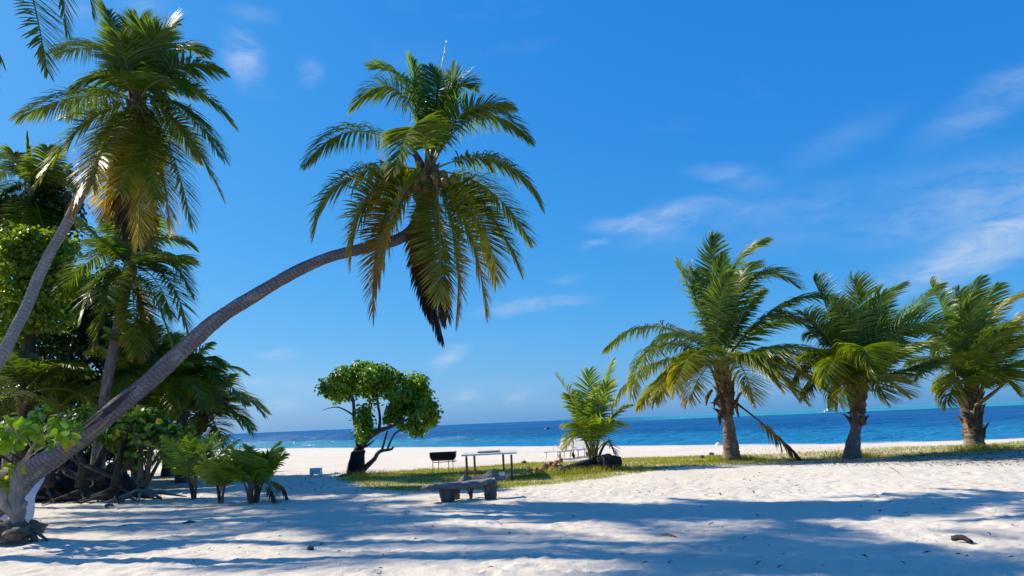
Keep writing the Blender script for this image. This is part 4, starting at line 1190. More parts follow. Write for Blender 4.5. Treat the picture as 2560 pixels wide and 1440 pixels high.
# tangled dark trunks and stumps under the wood
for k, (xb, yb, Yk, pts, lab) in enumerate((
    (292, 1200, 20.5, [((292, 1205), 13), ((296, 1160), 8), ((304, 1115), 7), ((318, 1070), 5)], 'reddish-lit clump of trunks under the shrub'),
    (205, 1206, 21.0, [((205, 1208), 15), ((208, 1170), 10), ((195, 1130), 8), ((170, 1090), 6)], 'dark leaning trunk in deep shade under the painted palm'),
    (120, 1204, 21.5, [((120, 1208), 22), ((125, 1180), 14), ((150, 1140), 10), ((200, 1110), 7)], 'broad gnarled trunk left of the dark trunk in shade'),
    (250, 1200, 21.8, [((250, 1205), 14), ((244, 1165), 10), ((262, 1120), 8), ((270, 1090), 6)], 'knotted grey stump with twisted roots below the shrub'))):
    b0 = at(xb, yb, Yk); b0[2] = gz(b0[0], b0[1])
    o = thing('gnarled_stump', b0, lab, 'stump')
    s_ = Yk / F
    limb(o, 'trunk', [(at(x, y, Yk) if i else at(x, y, Yk) - (0, 0, .1), w_ * s_) for i, ((x, y), w_) in enumerate(pts)], 'bark_shaded', 500 + k, 24, 11, .16)
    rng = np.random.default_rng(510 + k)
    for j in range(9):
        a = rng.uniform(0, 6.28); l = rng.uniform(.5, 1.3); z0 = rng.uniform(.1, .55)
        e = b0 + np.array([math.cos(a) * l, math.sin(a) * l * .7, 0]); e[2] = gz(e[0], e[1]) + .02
        limb(o, 'root', [(b0 + (0, 0, z0), .05), (b0 * .5 + e * .5 + (rng.normal(0, .1), 0, .14), .035), (e, .016)], 'bark_shaded', 520 + j + k * 20)
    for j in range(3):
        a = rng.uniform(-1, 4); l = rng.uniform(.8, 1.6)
        limb(o, 'branch', [(b0 + (0, 0, .6), .07), (b0 + np.array([math.cos(a) * l * .5, 0, .7 + .4 * rng.random()]), .05), (b0 + np.array([math.cos(a) * l, rng.normal(0, .3), .9 + rng.random()]), .02)], 'bark_shaded', 560 + j + 7 * k)
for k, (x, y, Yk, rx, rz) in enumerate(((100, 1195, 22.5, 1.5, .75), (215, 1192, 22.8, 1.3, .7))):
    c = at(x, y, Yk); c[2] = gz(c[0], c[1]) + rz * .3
    o = solid('root_mound', blob(c, (rx, .7, rz), 600 + k, 18, 12, .22), 'charred')  # near-black colour stands in for the shade under the wood
    tag(o, ('left root mound, blackened to stand for the shade under the wood', 'root mound beside the leaning dark trunk, blackened to stand for shade under the wood')[k], 'mound')


# shrubs with big round leaves: each large leaf is a part
def leaf_mesh(nm, size, col, seed):
    rng = np.random.default_rng(seed)
    out = [(0, 0), (.16, .30), (.42, .46), (.72, .42), (.93, .22), (1.0, 0), (.93, -.22), (.72, -.42), (.42, -.46), (.16, -.30)]
    V = [(0, 0, 0)] + [(a * size, b2 * size * .95, size * (.20 * abs(b2) - .22 * (a - .3) ** 2)) for a, b2 in out]
    V[0] = (.5 * size, 0, -.01 * size)
    Fs = [(0, 1 + i, 1 + (i + 1) % 10) for i in range(10)]
    c = np.tile(np.array(col), (11, 1)); c[0] *= 1.25
    me = mesh(nm, np.array(V), Fs, col=c, smooth=True); me.materials.append(M['leaf'])
    return me


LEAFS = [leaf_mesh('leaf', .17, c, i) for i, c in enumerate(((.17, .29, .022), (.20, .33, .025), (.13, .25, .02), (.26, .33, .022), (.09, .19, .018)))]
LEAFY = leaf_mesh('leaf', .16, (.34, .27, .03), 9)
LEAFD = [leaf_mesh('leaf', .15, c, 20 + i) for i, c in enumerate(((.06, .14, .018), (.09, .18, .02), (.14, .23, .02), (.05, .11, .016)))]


def big_leaves(parent, tips, n, seed, kinds, r=.22, yellow=.05, up=.5):
    rng = np.random.default_rng(seed); off_ = base_of(parent)
    for k in range(n):
        tcn = np.asarray(tips[k % len(tips)], float)
        e = rng.normal(size=3); e /= np.linalg.norm(e)
        p = tcn + e * r * rng.uniform(.25, 1) * np.array([1, 1, .7])
        me = LEAFY if rng.random() < yellow else kinds[rng.integers(len(kinds))]
        o = bpy.data.objects.new('leaf', me); COL.objects.link(o); o.parent = parent
        z = Vector(e * .5 + np.array([0, 0, up]) + rng.normal(0, .35, 3)).normalized()
        x = Vector(e + rng.normal(0, .4, 3)); x = (x - x.dot(z) * z).normalized(); y = z.cross(x)
        s_ = rng.uniform(.75, 1.25)
        mt = Matrix((x * s_, y * s_, z * s_)).transposed().to_4x4(); mt.translation = Vector(p - off_)
        o.matrix_local = mt


Yn = 13.2
b0 = at(40, 1338, Yn); b0[2] = gz(b0[0], b0[1])
SH = thing('seaside_shrub', b0, 'near shrub with big glossy lime leaves on a twisted pale stem at lower left', 'shrub')
An = lambda x, y, dy=0.0: at(x, y, Yn + dy)
kn = Yn / F
limb(SH, 'stem', [(An(30, 1345), 34 * kn), (An(38, 1310), 22 * kn), (An(46, 1275), 17 * kn), (An(40, 1240), 15 * kn), (An(42, 1205), 13 * kn), (An(46, 1170), 8 * kn), (An(62, 1150), 6 * kn), (An(80, 1120), 4 * kn), (An(92, 1100), 2.5 * kn)], 'bark_pale', 701, 60, 12, .14)
limb(SH, 'branch', [(An(46, 1290), 14 * kn), (An(16, 1262), 15 * kn), (An(8, 1225), 15 * kn), (An(-14, 1190), 11 * kn), (An(-40, 1130), 6 * kn), (An(-60, 1080), 3 * kn)], 'bark_pale', 702, 36, 11, .14)
limb(SH, 'branch', [(An(44, 1275), 10 * kn), (An(60, 1262), 8 * kn), (An(66, 1254), 5 * kn)], 'bark_pale', 703, 12, 9, .14)
for k, (x0, y0, x1, y1, dy) in enumerate(((44, 1190, 20, 1168, -.3), (62, 1150, 130, 1108, -.4), (80, 1120, 60, 1085, .2), (90, 1100, 150, 1068, .1), (-30, 1120, 20, 1080, -.3), (90, 1105, 180, 1085, -.4), (42, 1210, 30, 1170, .3))):
    limb(SH, 'twig', [(An(x0, y0), 3 * kn), (An((x0 + x1) / 2, (y0 + y1) / 2 - 4, dy / 2), 2.2 * kn), (An(x1, y1, dy), 1.4 * kn)], 'bark_pale', 710 + k, 8, 6, .05)
rng = np.random.default_rng(7)
tips = [An(x, y, dy) for x, y, dy in ((-20, 1075, 0), (15, 1065, -.4), (30, 1090, .3), (55, 1075, .1), (75, 1060, -.3), (95, 1085, -.4), (110, 1060, .3), (130, 1075, -.2), (150, 1062, .2), (160, 1085, -.4), (178, 1072, 0), (145, 1050, -.1), (95, 1030, .3),
    (40, 1105, -.5), (20, 1100, .4), (120, 1100, .4), (-40, 1060, .3), (-70, 1085, -.3), (-100, 1060, 0), (-130, 1090, .2), (-60, 1040, -.5), (60, 1050, .5))]
big_leaves(SH, tips, 250, 71, LEAFS, .17, .03)
big_leaves(SH, [An(42, 1165), An(44, 1175)], 9, 72, LEAFS, .07, 0)
big_leaves(SH, [An(5, 1195), An(24, 1210), An(10, 1205)], 14, 73, LEAFS, .07, .1)
v = []
for k in range(16):
    q = rng.uniform(0, 6.28); rr = rng.uniform(.1, .46)
    c = b0 + np.array([math.cos(q) * rr * 1.1 - .1, math.sin(q) * rr * .7, .10 + .16 * (1 - rr)])
    v.append(blob(c, (rng.uniform(.10, .2), rng.uniform(.1, .2), rng.uniform(.08, .15)), 730 + k, 9, 7, .3))
solid('root_ball', merge(v)[:2], 'soil', SH)
for k in range(12):
    a = rng.uniform(0, 6.28); l = rng.uniform(.3, .6)
    e = b0 + np.array([math.cos(a) * l - .08, math.sin(a) * l * .7, 0]); e[2] = gz(e[0], e[1]) + .01
    limb(SH, 'root', [(b0 + (0, 0, .36), .05), (b0 * .5 + e * .5 + (0, 0, .2), .04), (e, .02)], 'soil', 750 + k, 10, 7, .2)

Ym = 20.6
b0 = at(352, 1212, Ym); b0[2] = gz(b0[0], b0[1])
SM = thing('seaside_shrub', b0, 'rounded shrub with glossy green and yellow leaves below the leaning trunk', 'shrub')
Am = lambda x, y, dy=0.0: at(x, y, Ym + dy)
km = Ym / F
for k, pts in enumerate(([(352, 1218, 9), (352, 1170, 6), (345, 1110, 5), (330, 1060, 3)], [(362, 1216, 9), (372, 1160, 6), (380, 1110, 4), (400, 1060, 2)], [(345, 1210, 6), (320, 1150, 4), (290, 1080, 2)], [(368, 1210, 6), (400, 1150, 4), (440, 1090, 2)])):
    limb(SM, 'stem' if k < 2 else 'branch', [(Am(x, y, .1 * k), w_ * km) for x, y, w_ in pts], 'bark', 760 + k, 18, 9, .1)
rng = np.random.default_rng(8)
for k in range(14):
    a = rng.uniform(0, 6.28); l = rng.uniform(.4, 1.2)
    e = b0 + np.array([math.cos(a) * l, math.sin(a) * l * .6, 0]); e[2] = gz(e[0], e[1]) + .02
    limb(SM, 'root', [(b0 + (0, 0, .22 * rng.random() + .1), .05), (b0 * .5 + e * .5 + (0, 0, .14), .035), (e, .014)], 'drift', 770 + k, 10, 7, .12)
tips = []
for x, y, rx, ry, n in ((340, 1035, 60, 26, 26), (400, 1060, 50, 30, 24), (300, 1070, 50, 26, 20), (360, 1085, 80, 26, 26), (440, 1085, 36, 20, 12), (250, 1080, 40, 24, 12), (350, 1140, 40, 30, 10), (220, 1050, 36, 20, 10)):
    for j in range(n):
        tips.append(Am(x + rng.normal(0, rx * .5), y + rng.normal(0, ry * .5), rng.normal(0, .45)))
rng.shuffle(tips)
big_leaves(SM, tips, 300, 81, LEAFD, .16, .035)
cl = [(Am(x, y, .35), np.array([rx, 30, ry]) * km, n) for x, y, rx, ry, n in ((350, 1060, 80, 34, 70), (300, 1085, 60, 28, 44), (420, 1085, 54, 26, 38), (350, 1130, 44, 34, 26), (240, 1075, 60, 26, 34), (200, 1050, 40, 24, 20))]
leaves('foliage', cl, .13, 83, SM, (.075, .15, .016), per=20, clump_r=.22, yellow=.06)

# white sheet propped behind the near shrub
Yw = 16.0
c00 = at(-70, 1312, Yw); c10 = at(74, 1303, Yw); c11 = at(104, 1193, Yw + .35); c01 = at(-70, 1190, Yw + .35)
for q in (c00, c10):
    q[2] = gz(q[0], q[1]) - .02
nu, nv = 26, 18; V = []; Fs = []
for side in (0, 1):
    for i in range(nu):
        for j in range(nv):
            u, v_ = i / (nu - 1), j / (nv - 1)
            p_ = (c00 * (1 - u) + c10 * u) * (1 - v_) + (c01 * (1 - u) + c11 * u) * v_
            p_ = p_ + np.array([0, .03 * math.sin(u * 11 + v_ * 3) + .02 * math.sin(v_ * 9 + u * 5) + side * .015, 0])
            if i == nu - 1:
                p_ = p_ + np.array([.03 * math.sin(v_ * 8), 0, 0])
            V.append(p_)
    o2 = side * nu * nv
    for i in range(nu - 1):
        for j in range(nv - 1):
            f = (o2 + i * nv + j, o2 + (i + 1) * nv + j, o2 + (i + 1) * nv + j + 1, o2 + i * nv + j + 1)
            Fs.append(f if side == 0 else f[::-1])
bd = [i * nv for i in range(nu)] + [(nu - 1) * nv + j for j in range(1, nv)] + [i * nv + nv - 1 for i in range(nu - 2, -1, -1)] + [j for j in range(nv - 2, 0, -1)]
for a, b2 in zip(bd, bd[1:] + bd[:1]):
    Fs.append((a, a + nu * nv, b2 + nu * nv, b2))
tag(solid('plastic_sheet', (np.array(V), Fs), 'sheet'), 'upright bluish-white sheet behind the twisted stem at lower left', 'sheet')

# ------------------------------------------------------------------ furniture and beach things
# driftwood bench
Yd = 17.0
b0 = at(1165, 1245, Yd); b0[2] = gz(b0[0], b0[1])
BN = thing('driftwood_bench', b0, 'rough driftwood bench with stump legs and jagged backrest in the shade', 'bench')
kd = Yd / F
Ad = lambda x, y, dy=0.0: at(x, y, Yd + dy)


def slab(outline_front, depth, thick_fn, seed, mat, parent, name):
    pass


def rough_board(name, path, half_w, half_t, mat, parent, seed, n=40, wdir=(0, 1, 0)):
    """thick plank with wavering edges along a path"""
    rng = np.random.default_rng(seed)
    C = catmull(np.array(path, float), n); wd_ = unit(wdir)
    V, Fs = [], []
    ph = rng.uniform(0, 6, 4)
    for k in range(n):
        f = k / (n - 1); t_ = unit(C[min(k + 1, n - 1)] - C[max(k - 1, 0)]); up = unit(np.cross(t_, wd_)); up = up if up[2] > 0 else -up
        hw0, ht0 = half_w(f), half_t(f)
        hw1 = hw0 * (1 + .16 * math.sin(f * 17 + ph[0]) + .10 * math.sin(f * 31 + ph[1])); hw2 = hw0 * (1 + .16 * math.sin(f * 15 + ph[2]) + .1 * math.sin(f * 37 + ph[3]))
        ht = ht0 * (1 + .12 * rng.standard_normal())
        for a, b2 in ((-1, -.7), (-1, .6), (-.7, 1), (0, 1.06), (.7, 1), (1, .6), (1, -.7), (0, -1)):
            V.append(C[k] + wd_ * (a * (hw1 if a < 0 else hw2)) + up * b2 * ht)
    for k in range(n - 1):
        for j in range(8):
            Fs.append((k * 8 + j, k * 8 + (j + 1) % 8, k * 8 + 8 + (j + 1) % 8, k * 8 + 8 + j))
    Fs.append(tuple(range(8))); Fs.append(tuple(range((n - 1) * 8, n * 8))[::-1])
    return solid(name, (np.array(V), Fs), mat, parent)


rough_board('seat', [Ad(1054, 1225, -.35), Ad(1095, 1217, -.28), Ad(1150, 1213, -.1), Ad(1205, 1207, .08), Ad(1238, 1200, .2)], lambda f: .20 + .05 * math.sin(f * 3), lambda f: .045 + .025 * math.sin(math.pi * f), 'drift', BN, 801)
# backrest: a jagged upright slab behind the seat
prof = [(1148, 1214, 1203), (1152, 1213, 1194), (1160, 1212, 1187), (1168, 1212, 1189), (1180, 1211, 1192), (1192, 1210, 1190), (1204, 1209, 1188), (1214, 1207, 1183), (1222, 1206, 1176), (1230, 1205, 1172), (1233, 1205, 1174), (1234, 1204, 1187), (1242, 1203, 1184), (1252, 1201, 1180), (1262, 1198, 1178), (1268, 1194, 1182), (1270, 1190, 1186)]
V, Fs = [], []
for x, yb, yt in prof:
    for dy in (.34, .44):
        for f in (0, .5, 1):
            y_ = yb + (yt - yb) * f
            V.append(Ad(x, y_, dy + .10 * f - (.02 if f == .5 else 0)))
n = len(prof)
for k in range(n - 1):
    a, b2 = k * 6, k * 6 + 6
    Fs += [(a, b2, b2 + 1, a + 1), (a + 1, b2 + 1, b2 + 2, a + 2), (a + 3, a + 4, b2 + 4, b2 + 3), (a + 4, a + 5, b2 + 5, b2 + 4), (a + 2, b2 + 2, b2 + 5, a + 5), (a, a + 3, b2 + 3, b2)]
e_ = (n - 1) * 6
Fs += [(0, 1, 4, 3), (1, 2, 5, 4), (e_, e_ + 3, e_ + 4, e_ + 1), (e_ + 1, e_ + 4, e_ + 5, e_ + 2)]
solid('backrest', (np.array(V), Fs), 'drift', BN, smooth=False)
for k, (x, yt, yb, wt, wb, dy) in enumerate(((1118, 1221, 1254, 20, 14, -.25), (1141, 1220, 1244, 9, 7, .12), (1226, 1206, 1246, 16, 12, -.02))):
    p1 = Ad(x, yt, dy); p0 = Ad(x + 1, yb, dy); p0[2] = gz(p0[0], p0[1]) - .06
    limb(BN, 'leg', [(p0, wb * kd), (p0 * .5 + p1 * .5, (wb + wt) * .52 * kd), (p1, wt * kd)], 'bark', 810 + k, 14, 12, .07)
for k, pts in enumerate(([(1176, 1242, 4), (1176, 1225, 2.5), (1174, 1214, 3)], [(1177, 1240, 3), (1182, 1222, 2), (1190, 1213, 2.4)], [(1176, 1240, 2.5), (1166, 1220, 1.8), (1154, 1219, 1.4), (1150, 1228, .8)])):
    q = [(Ad(x, y, .15), w_ * kd) for x, y, w_ in pts]; q[0][0][2] = gz(q[0][0][0], q[0][0][1]) - .03 if k < 2 else q[0][0][2]
    limb(BN, 'brace', q, 'bark', 820 + k, 12, 7, .08)
o = rough_board('plank', [Ad(1108, 1211, -.06), Ad(1150, 1207, .02), Ad(1212, 1201, .14)], lambda f: .13 * math.sin(math.pi * (.12 + .76 * f)) + .01, lambda f: .016, 'plank', BN, 830)
o['label'] = 'bleached pale board lying on the bench seat'

# half-drum barbecue
Yg = 27.2
cg = at(1108, 1148, Yg); g0 = np.array([cg[0], Yg, gz(cg[0], Yg)])
GR = thing('barrel_barbecue', g0, 'barbecue made from a sooty half drum on thin rusty legs', 'barbecue')
kg = Yg / F; rg = .29; hl = 31 * kg; zt = at(1108, 1131, Yg)[2]
A_ = np.linspace(math.pi, 2 * math.pi, 15)
V, Fs = [], []
tilt = .0
for x in (-hl, hl):
    for r_2 in (rg, rg - .012):
        for a in A_:
            V.append(np.array([cg[0] + x * (1 - .20 * math.sin(a) ** 4), Yg + math.cos(a) * r_2, zt + math.sin(a) * r_2 * .96]))
n = 15
for j in range(n - 1):
    Fs += [(j, j + 1, 2 * n + j + 1, 2 * n + j), (n + j, 3 * n + j, 3 * n + j + 1, n + j + 1)]
for o2 in (0, 2 * n):
    for j in range(n - 1):
        Fs.append((o2 + j, o2 + n + j, o2 + n + j + 1, o2 + j + 1))
Fs += [(0, 2 * n, 3 * n, n), (n - 1, 2 * n - 1, 4 * n - 1, 3 * n - 1)]
solid('drum', (np.array(V), Fs), 'soot', GR)
for s_ in (-1, 1):
    x = cg[0] + s_ * (hl - .012)
    ring_ = [np.array([x - s_ * hl * .20 * math.sin(a) ** 4, Yg + math.cos(a) * (rg - .014), zt + math.sin(a) * (rg - .014) * .96]) for a in A_]
    ring2 = [p_ + np.array([-s_ * .01, 0, 0]) for p_ in ring_]
    Fs = [tuple(range(n)), tuple(range(2 * n - 1, n - 1, -1))] + [(j, n + j, n + j + 1, j + 1) for j in range(n - 1)]
    solid('drum_end', (np.array(ring_ + ring2), Fs), 'inner' if s_ < 0 else 'soot', GR, smooth=False)
rim = [np.array([cg[0] - hl, Yg - rg, zt]), np.array([cg[0] + hl, Yg - rg, zt]), np.array([cg[0] + hl, Yg + rg, zt]), np.array([cg[0] - hl, Yg + rg, zt])]
for k in range(4):
    solid('rim', tube([rim[k], rim[(k + 1) % 4]], [.012, .012], 3, 6)[:3], 'rust', GR)
for k in range(9):
    x = cg[0] - hl + .08 + k * (2 * hl - .16) / 8
    solid('grill_bar', tube([(x, Yg - rg, zt - .02), (x, Yg + rg, zt - .02)], [.007, .007], 3, 5)[:3], 'rust', GR)
for px_, yy in ((1083, -.15), (1095, .2), (1120, .2), (1133, -.15)):
    x = at(px_, 1150, Yg)[0]
    solid('leg', tube([(x, Yg + yy, gz(x, Yg + yy) - .03), (x, Yg + yy, zt - .20)], [.013, .013], 4, 6)[:3], 'rust', GR)
xa, xb = at(1083, 1150, Yg)[0], at(1133, 1150, Yg)[0]
solid('leg_rail', tube([(xa, Yg - .15, zt - .32), (xb, Yg - .15, zt - .31)], [.011, .011], 3, 6)[:3], 'rust', GR)
solid('leg_rail', tube([(xa, Yg + .2, zt - .33), (xb + .1, Yg + .2, zt - .32)], [.011, .011], 3, 6)[:3], 'rust', GR)
solid('handle', tube([(xb, Yg - .16, zt - .30), (xb + .1, Yg - .2, zt - .29)], [.022, .012], 4, 6)[:3], 'soot', GR)

# plain work table on four posts
corners = [(1167, 1191, 22.9), (1280, 1192, 22.9), (1187, 1182, 25.0), (1259, 1181, 25.0)]
bc = at(1222, 1190, 23.9); bc[2] = gz(bc[0], bc[1])
TB = thing('work_table', bc, 'pale-topped beach work table on four thin brown posts', 'table')
ztop = at(1222, 1135, 23.9)[2]
pp = []
for x, y, Yk in corners:
    p_ = at(x, y, Yk); p_[2] = gz(p_[0], p_[1]); pp.append(p_)
    q = p_.copy(); q[2] = ztop
    solid('post', tube([p_ - (0, 0, .08), p_ * .5 + q * .5 + (.006, 0, 0), q], [.036, .034, .033], 8, 8, 0, 0, .06, int(x))[:3], 'post', TB)
cx = (pp[0] + pp[1] + pp[2] + pp[3]) / 4
solid('top_board', box((cx[0] + .05, cx[1] - .55, ztop + .03), (.80, .02, .006), (0, .44, 0), (0, 0, .022), .006), 'tabletop', TB, False)
solid('top_board', box((cx[0] + .05, cx[1] + .47, ztop + .032), (.80, -.02, .004), (0, .54, 0), (0, 0, .022), .006), 'tabletop', TB, False)
TRY = solid('metal_tray', box((cx[0] + .02, cx[1] - .3, ztop + .078), (.32, 0, .003), (0, .3, 0), (0, 0, .022), .006), 'tray', None, False)
tag(TRY, 'dull grey flat tray lying on the work table', 'tray')

# small upturned pale stool
Yq = 28.0
c = at(790, 1186, Yq); c[2] = gz(c[0], c[1])
ST = thing('plastic_stool', c, 'small pale blue plastic stool on the sand left of the lone tree', 'stool')
hw, hh, hd = .19, .29, .16
solid('seat', box(c + (0, 0, hh - .015), (hw, 0, 0), (0, hd, 0), (0, 0, .018), .008), 'stool', ST, False)
for sx in (-1, 1):
    for sy in (-1, 1):
        solid('leg', box(c + (sx * (hw - .03), sy * (hd - .03), hh * .45), (.028, 0, 0), (0, .028, 0), (-.004 * sx, -.004 * sy, hh * .45), .006), 'stool', ST, False)
for sy in (-1, 1):
    solid('side_panel', box(c + (.02, sy * (hd - .008), hh * .62), (hw - .09, 0, 0), (0, .006, 0), (0, 0, hh * .32)), 'stool', ST, False)
solid('side_panel', box(c + (hw - .008, 0, hh * .6), (.006, 0, 0), (0, hd - .06, 0), (0, 0, hh * .34)), 'stool', ST, False)

# charred log beside the sapling
Yo = 24.6
b0 = at(1475, 1178, Yo); b0[2] = gz(b0[0], b0[1])
LG = thing('fallen_log', b0, 'charred black fallen log lying on the grass behind the sapling', 'log')
Ao = lambda x, y, dy=0.0: at(x, y, Yo + dy)
ko = Yo / F
limb(LG, 'log', [(Ao(1401, 1180, -.3), 12 * ko), (Ao(1440, 1171, 0), 14 * ko), (Ao(1475, 1164, .25), 16 * ko), (Ao(1500, 1158, .4), 18 * ko)], 'log', 841, 26, 12, .06)
limb(LG, 'butt', [(Ao(1492, 1162, .2), 17 * ko), (Ao(1520, 1158, .25), 22 * ko), (Ao(1538, 1160, .2), 19 * ko), (Ao(1545, 1163, .1), 10 * ko)], 'log', 842, 18, 12, .16)
for k in range(7):
    rng = np.random.default_rng(850 + k)
    p0 = Ao(1515 + k * 4, 1172, -.2); p1 = Ao(1508 + k * 5, 1140 + k * 4, 0)
    limb(LG, 'splinter', [(p0, .05), (p0 * .5 + p1 * .5 + (0, -.05, 0), .06), (p1, .02)], 'log', 860 + k, 8, 6, .15)

# coconut husks
rng = np.random.default_rng(21)
def husk_mesh(seed):
    v, f = blob((0, 0, 0), (.12, .075, .05), seed, 10, 7, .22)
    v[:, 2] -= .05 * (np.abs(v[:, 0]) / .12) ** 2
    me = mesh('coconut_husk', v, f); return me
HM = [husk_mesh(s_) for s_ in range(4)]
for me in HM:
    me.materials.append(M['husk'])
npile = 0
for k in range(26):
    x = rng.uniform(1338, 1404); y = np.interp(x, [1338, 1404], [1184, 1168]) + rng.normal(0, 2.5)
    p_ = gp(x, y)
    o = bpy.data.objects.new('coconut_husk', HM[k % 4]); COL.objects.link(o)
    o.location = (p_[0], p_[1], p_[2] + .05 + .10 * rng.random() * (k % 3)); o.rotation_euler = tuple(rng.uniform(-.7, .7, 2)) + (rng.uniform(0, 6.28),)
    o.scale = (1, 1, 1) if k else (1.1, 1.1, 1.1)
    tag(o, 'orange-brown split coconut husk in the heap left of the charred log', 'coconut husk', 'husks heaped by the log')
OLD = [(1310, 1160, 'old dark coconut lying on the grass edge beyond the table'), (1400, 1157, 'old grey coconut at the far edge of grass near the husk heap'), (1779, 1139, 'single old coconut on the sand left of the largest strip palm'),
       (1755, 1147, 'small old coconut on the grass left of the largest strip palm'), (1322, 1182, 'dark old coconut in the grass at the left end of the husk heap'), (776, 1376, 'small brown seed pod alone on the foreground sand')]
for k, (x, y, lab) in enumerate(OLD):
    p_ = gp(x, y); s_ = .09 if k < 5 else .04
    tag(solid('old_coconut', blob(p_ + (0, 0, s_ * .6), (s_ * 1.25, s_, s_ * .85), 880 + k, 10, 8, .08), 'oldhusk'), lab, 'coconut')

# white sun loungers on the far beach
def lounger(px_, py_, rz, lab):
    p_ = gp(px_, py_)
    o = thing('sun_lounger', p_, lab, 'sun lounger', 'white loungers on the beach')
    cs, sn = math.cos(rz), math.sin(rz)
    def Wp(x, y, z):
        return p_ + np.array([x * cs - y * sn, x * sn + y * cs, z])
    def Wv(x, y, z):
        return np.array([x * cs - y * sn, x * sn + y * cs, z])
    for k in range(8):
        x = -.85 + k * .15
        solid('slat', box(Wp(x, 0, .33), Wv(.06, 0, 0), Wv(0, .3, 0), Wv(0, 0, .012)), 'plastic', o, False)
    for k in range(6):
        f = k / 5; x = .35 + .36 * f; z = .36 + .40 * f
        solid('back_slat', box(Wp(x, 0, z), Wv(.04, 0, .045), Wv(0, .29, 0), Wv(-.01, 0, .01)), 'plastic', o, False)
    for sy in (-1, 1):
        solid('side_rail', box(Wp(-.28, sy * .31, .31), Wv(.66, 0, 0), Wv(0, .018, 0), Wv(0, 0, .025)), 'plastic', o, False)
        for x in (-.82, .25):
            solid('leg', tube([Wp(x - .1, sy * .3, 0), Wp(x, sy * .3, .12), Wp(x, sy * .3, .30)], [.02, .02, .024], 7, 6)[:3], 'plastic', o)
        solid('arm_rest', tube([Wp(-.05, sy * .33, .32), Wp(0, sy * .33, .52), Wp(.3, sy * .33, .54), Wp(.42, sy * .33, .42)], [.016, .018, .018, .014], 14, 6)[:3], 'plastic', o)
        w_ = []
        solid('wheel', tube([Wp(.52, sy * .30, .08), Wp(.52, sy * .35, .08)], [.085, .085], 3, 14)[:3], 'wheel', o)
        solid('back_strut', tube([Wp(.52, sy * .28, .09), Wp(.68, sy * .28, .70)], [.014, .014], 4, 6)[:3], 'wheel', o)
    return o


lounger(1404, 1147, R(62), 'left white plastic sun lounger on the far beach, wheels toward the sapling')
lounger(1442, 1142, R(70), 'right white plastic sun lounger partly behind the palm sapling')

# driftwood pieces on the foreground sand
for k, (x0, y0, x1, y1, r0, lab) in enumerate(((2384, 1352, 2430, 1360, .035, 'short dark curled driftwood stick on shaded sand at lower right'), (458, 1312, 488, 1307, .022, 'thin dark twig lying on the shaded sand at left'),
    (1560, 1172, 1580, 1176, .016, 'small pale twig on lit sand below the log'), (2225, 1168, 2260, 1192, .008, 'thin straw-like stick on lit sand below the middle palm'), (1655, 1338, 1690, 1343, .012, 'slender twig on the shaded sand at centre right'), (262, 1268, 284, 1266, .03, 'brown curled leaf sheath on sand at left'))):
    a = gp(x0, y0); b2 = gp(x1, y1)
    mid = a * .5 + b2 * .5 + np.array([0, 0, r0 * 1.6])
    q = [(a + (0, 0, r0 * .7), r0), (mid, r0 * 1.05), (b2 + (0, 0, r0 * .7), r0 * .7)]
    v = tube([p for p, r in q], [r for p, r in q], 14, 8, 0, 0, .12, 900 + k)
    tag(solid('driftwood_stick', v[:3], 'charred' if k == 0 else 'bark'), lab, 'stick')

# stones at the waterline, float and boat on the water
for k, (x, y, lab) in enumerate(((2012, 1107, 'left dark stone of the pair at the waterline between the palms'), (2052, 1105, 'right dark stone of the pair at the waterline between the palms'), (2212, 1104, 'small dark stone at the waterline right of the middle palm'), (1796, 1112, 'white pebble at the waterline left of the largest strip palm'))):
    p_ = gp(x, y); s_ = .20 if k < 3 else .15
    tag(solid('shore_stone', blob(p_ + (0, 0, .05), (s_ * 1.3, s_, s_ * .8), 920 + k, 10, 8, .18), 'oldhusk' if k < 3 else 'plastic'), lab, 'stone')
d = ray(1368, 1074); p_ = CAM + d * ((SEA - CAMZ) / d[2])
o = thing('swim_float', p_, 'tiny dark and pink float bobbing on open water left of the sapling', 'float')
solid('hull', blob(p_ + (.1, 0, .22), (.45, .3, .3), 931, 12, 8, .05), 'fl_dark', o)
solid('cap', blob(p_ + (-.3, -.2, .15), (.28, .25, .25), 932, 10, 8, .05), 'fl_pink', o)
Yv = 620.0
p_ = at(2074, 1014, Yv); p_[2] = SEA
o = thing('motor_boat', p_, 'white boat far off on the turquoise shoal at the horizon', 'boat')
hv = []
for x, w_, z0, z1 in ((-4.5, 1.2, -.2, 1.0), (-2, 1.4, -.3, 1.0), (1.5, 1.3, -.3, 1.1), (3.6, .8, -.2, 1.3), (5.2, .08, .3, 1.6)):
    hv += [p_ + (x, -w_, z1), p_ + (x, -w_ * .6, z0), p_ + (x, w_ * .6, z0), p_ + (x, w_, z1)]
Fs = []
for k in range(4):
    for j in range(4):
        Fs.append((k * 4 + j, k * 4 + (j + 1) % 4, k * 4 + 4 + (j + 1) % 4, k * 4 + 4 + j))
Fs += [(0, 1, 2, 3), (19, 18, 17, 16)]
solid('hull', (np.array(hv), Fs), 'plastic', o, False)
solid('cabin', box(p_ + (-.5, 0, 1.7), (1.8, 0, 0), (0, 1.0, 0), (.15, 0, .7), .1), 'plastic', o, False)
solid('cabin_window', box(p_ + (-.4, -1.0, 1.85), (1.4, 0, 0), (0, .03, 0), (0, 0, .25)), 'glass', o, False)

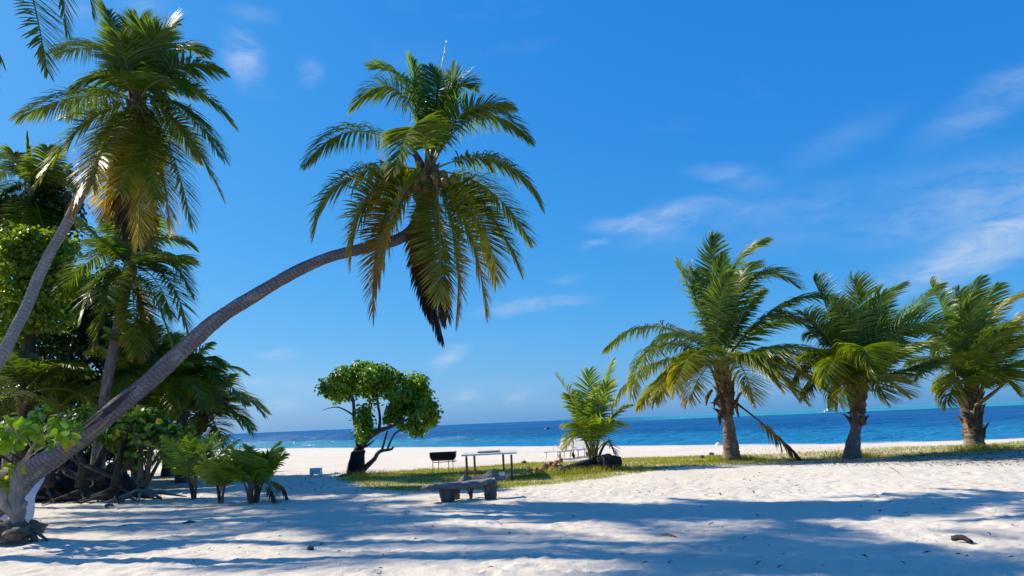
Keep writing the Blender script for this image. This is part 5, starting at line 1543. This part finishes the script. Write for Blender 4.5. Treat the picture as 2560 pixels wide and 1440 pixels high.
# ------------------------------------------------------------------ grass and litter
def scatter_blades():
    rng = np.random.default_rng(77); xs_, ys_ = [], []
    for poly, n in ((GPOLY[0], 120000), (GPOLY[1], 60000)):
        lo, hi = poly.min(0), poly.max(0)
        hi = np.minimum(hi, [24, 45])
        x = rng.uniform(lo[0] - .3, hi[0], n); y = rng.uniform(lo[1] - .3, hi[1], n)
        a = grass_amount(x, y)
        pn = .5 + .5 * np.sin(x * 1.7 + 1.3 * np.sin(y * 2.1)) * np.sin(y * 2.7 + np.sin(x * 1.1))
        keep = rng.random(n) < a * (.15 + .85 * pn)
        xs_.append(x[keep]); ys_.append(y[keep])
    x = np.concatenate(xs_); y = np.concatenate(ys_)
    if len(x) > 70000:
        s_ = rng.choice(len(x), 70000, replace=False); x, y = x[s_], y[s_]
    # taller tufts round the log and the palm feet
    tx = []
    for px_, py_, r, k in ((1480, 1180, .55, 900), (1420, 1186, .5, 600), (1530, 1176, .4, 500), (1350, 1190, .5, 500), (1835, 1150, .5, 700), (2135, 1143, .5, 500), (2440, 1124, .5, 600), (920, 1190, .5, 500)):
        c = gp(px_, py_); tx.append(np.stack([rng.normal(c[0], r, k), rng.normal(c[1], r * .5, k)], -1))
    tx = np.vstack(tx)
    n0 = len(x); x = np.concatenate([x, tx[:, 0]]); y = np.concatenate([y, tx[:, 1]]); n = len(x)
    z = ground(x, y); h = rng.uniform(.03, .085, n); h[n0:] = rng.uniform(.10, .26, n - n0)
    a = rng.uniform(0, 6.28, n); w_ = rng.uniform(.006, .013, n)
    le = rng.normal(0, .5, (n, 2)) * h[:, None]
    P = np.stack([x, y, z + .002], -1); wv = np.stack([np.cos(a) * w_, np.sin(a) * w_, 0 * a], -1)
    Vb = np.stack([P - wv, P + wv, P + np.concatenate([le, h[:, None]], 1)], 1).reshape(-1, 3)
    c = np.array([.26, .28, .04]) + rng.random((n, 1)) * np.array([[.20, .12, .04]]) * (rng.random((n, 1)) < .6)
    me = mesh('grass', Vb, np.arange(n * 3).reshape(-1, 3), col=np.repeat(c, 3, 0), smooth=False)
    o = link('grass', me, 'grass'); o['kind'] = 'stuff'; tag(o, 'short dry yellow-green grass along the strip behind the bench', 'grass')


scatter_blades()


def scatter_litter():
    rng = np.random.default_rng(78); P = []
    for (x0, x1), (y0, y1), n in (((1860, 2640), (1122, 1168), 1500), ((20, 520), (1185, 1260), 600), ((60, 2560), (1235, 1425), 130), ((700, 1000), (1185, 1230), 120), ((1000, 2000), (1180, 1240), 130)):
        for _ in range(n):
            P.append(gp(rng.uniform(x0, x1), rng.uniform(y0, y1)))
    P = np.array(P); n = len(P)
    L = rng.uniform(.018, .055, n); L[rng.random(n) < .03] *= 1.6
    a = rng.uniform(0, 6.28, n); ax = np.stack([np.cos(a), np.sin(a), rng.normal(.1, .25, n)], -1); sd = np.stack([-np.sin(a), np.cos(a), rng.normal(0, .3, n)], -1)
    P = P + np.stack([0 * a, 0 * a, .012 + .03 * rng.random(n)], -1)
    V = np.stack([P - ax * L[:, None], P + sd * (L * .34)[:, None] + (0, 0, .012), P + ax * L[:, None], P - sd * (L * .34)[:, None] + (0, 0, .012)], 1).reshape(-1, 3)
    c = np.where(rng.random((n, 1)) < .4, np.array([[.20, .13, .075]]), np.array([[.055, .04, .03]])) * rng.uniform(.5, 1.4, (n, 1))
    me = mesh('leaf_litter', V, np.arange(n * 4).reshape(-1, 4), col=np.repeat(c, 4, 0), smooth=False)
    o = link('leaf_litter', me, 'litter'); o['kind'] = 'stuff'; tag(o, 'scattered dry leaves and bark scraps on the sand', 'leaf litter')


scatter_litter()

for o in bpy.data.objects:
    if '_b' in o:
        del o['_b']
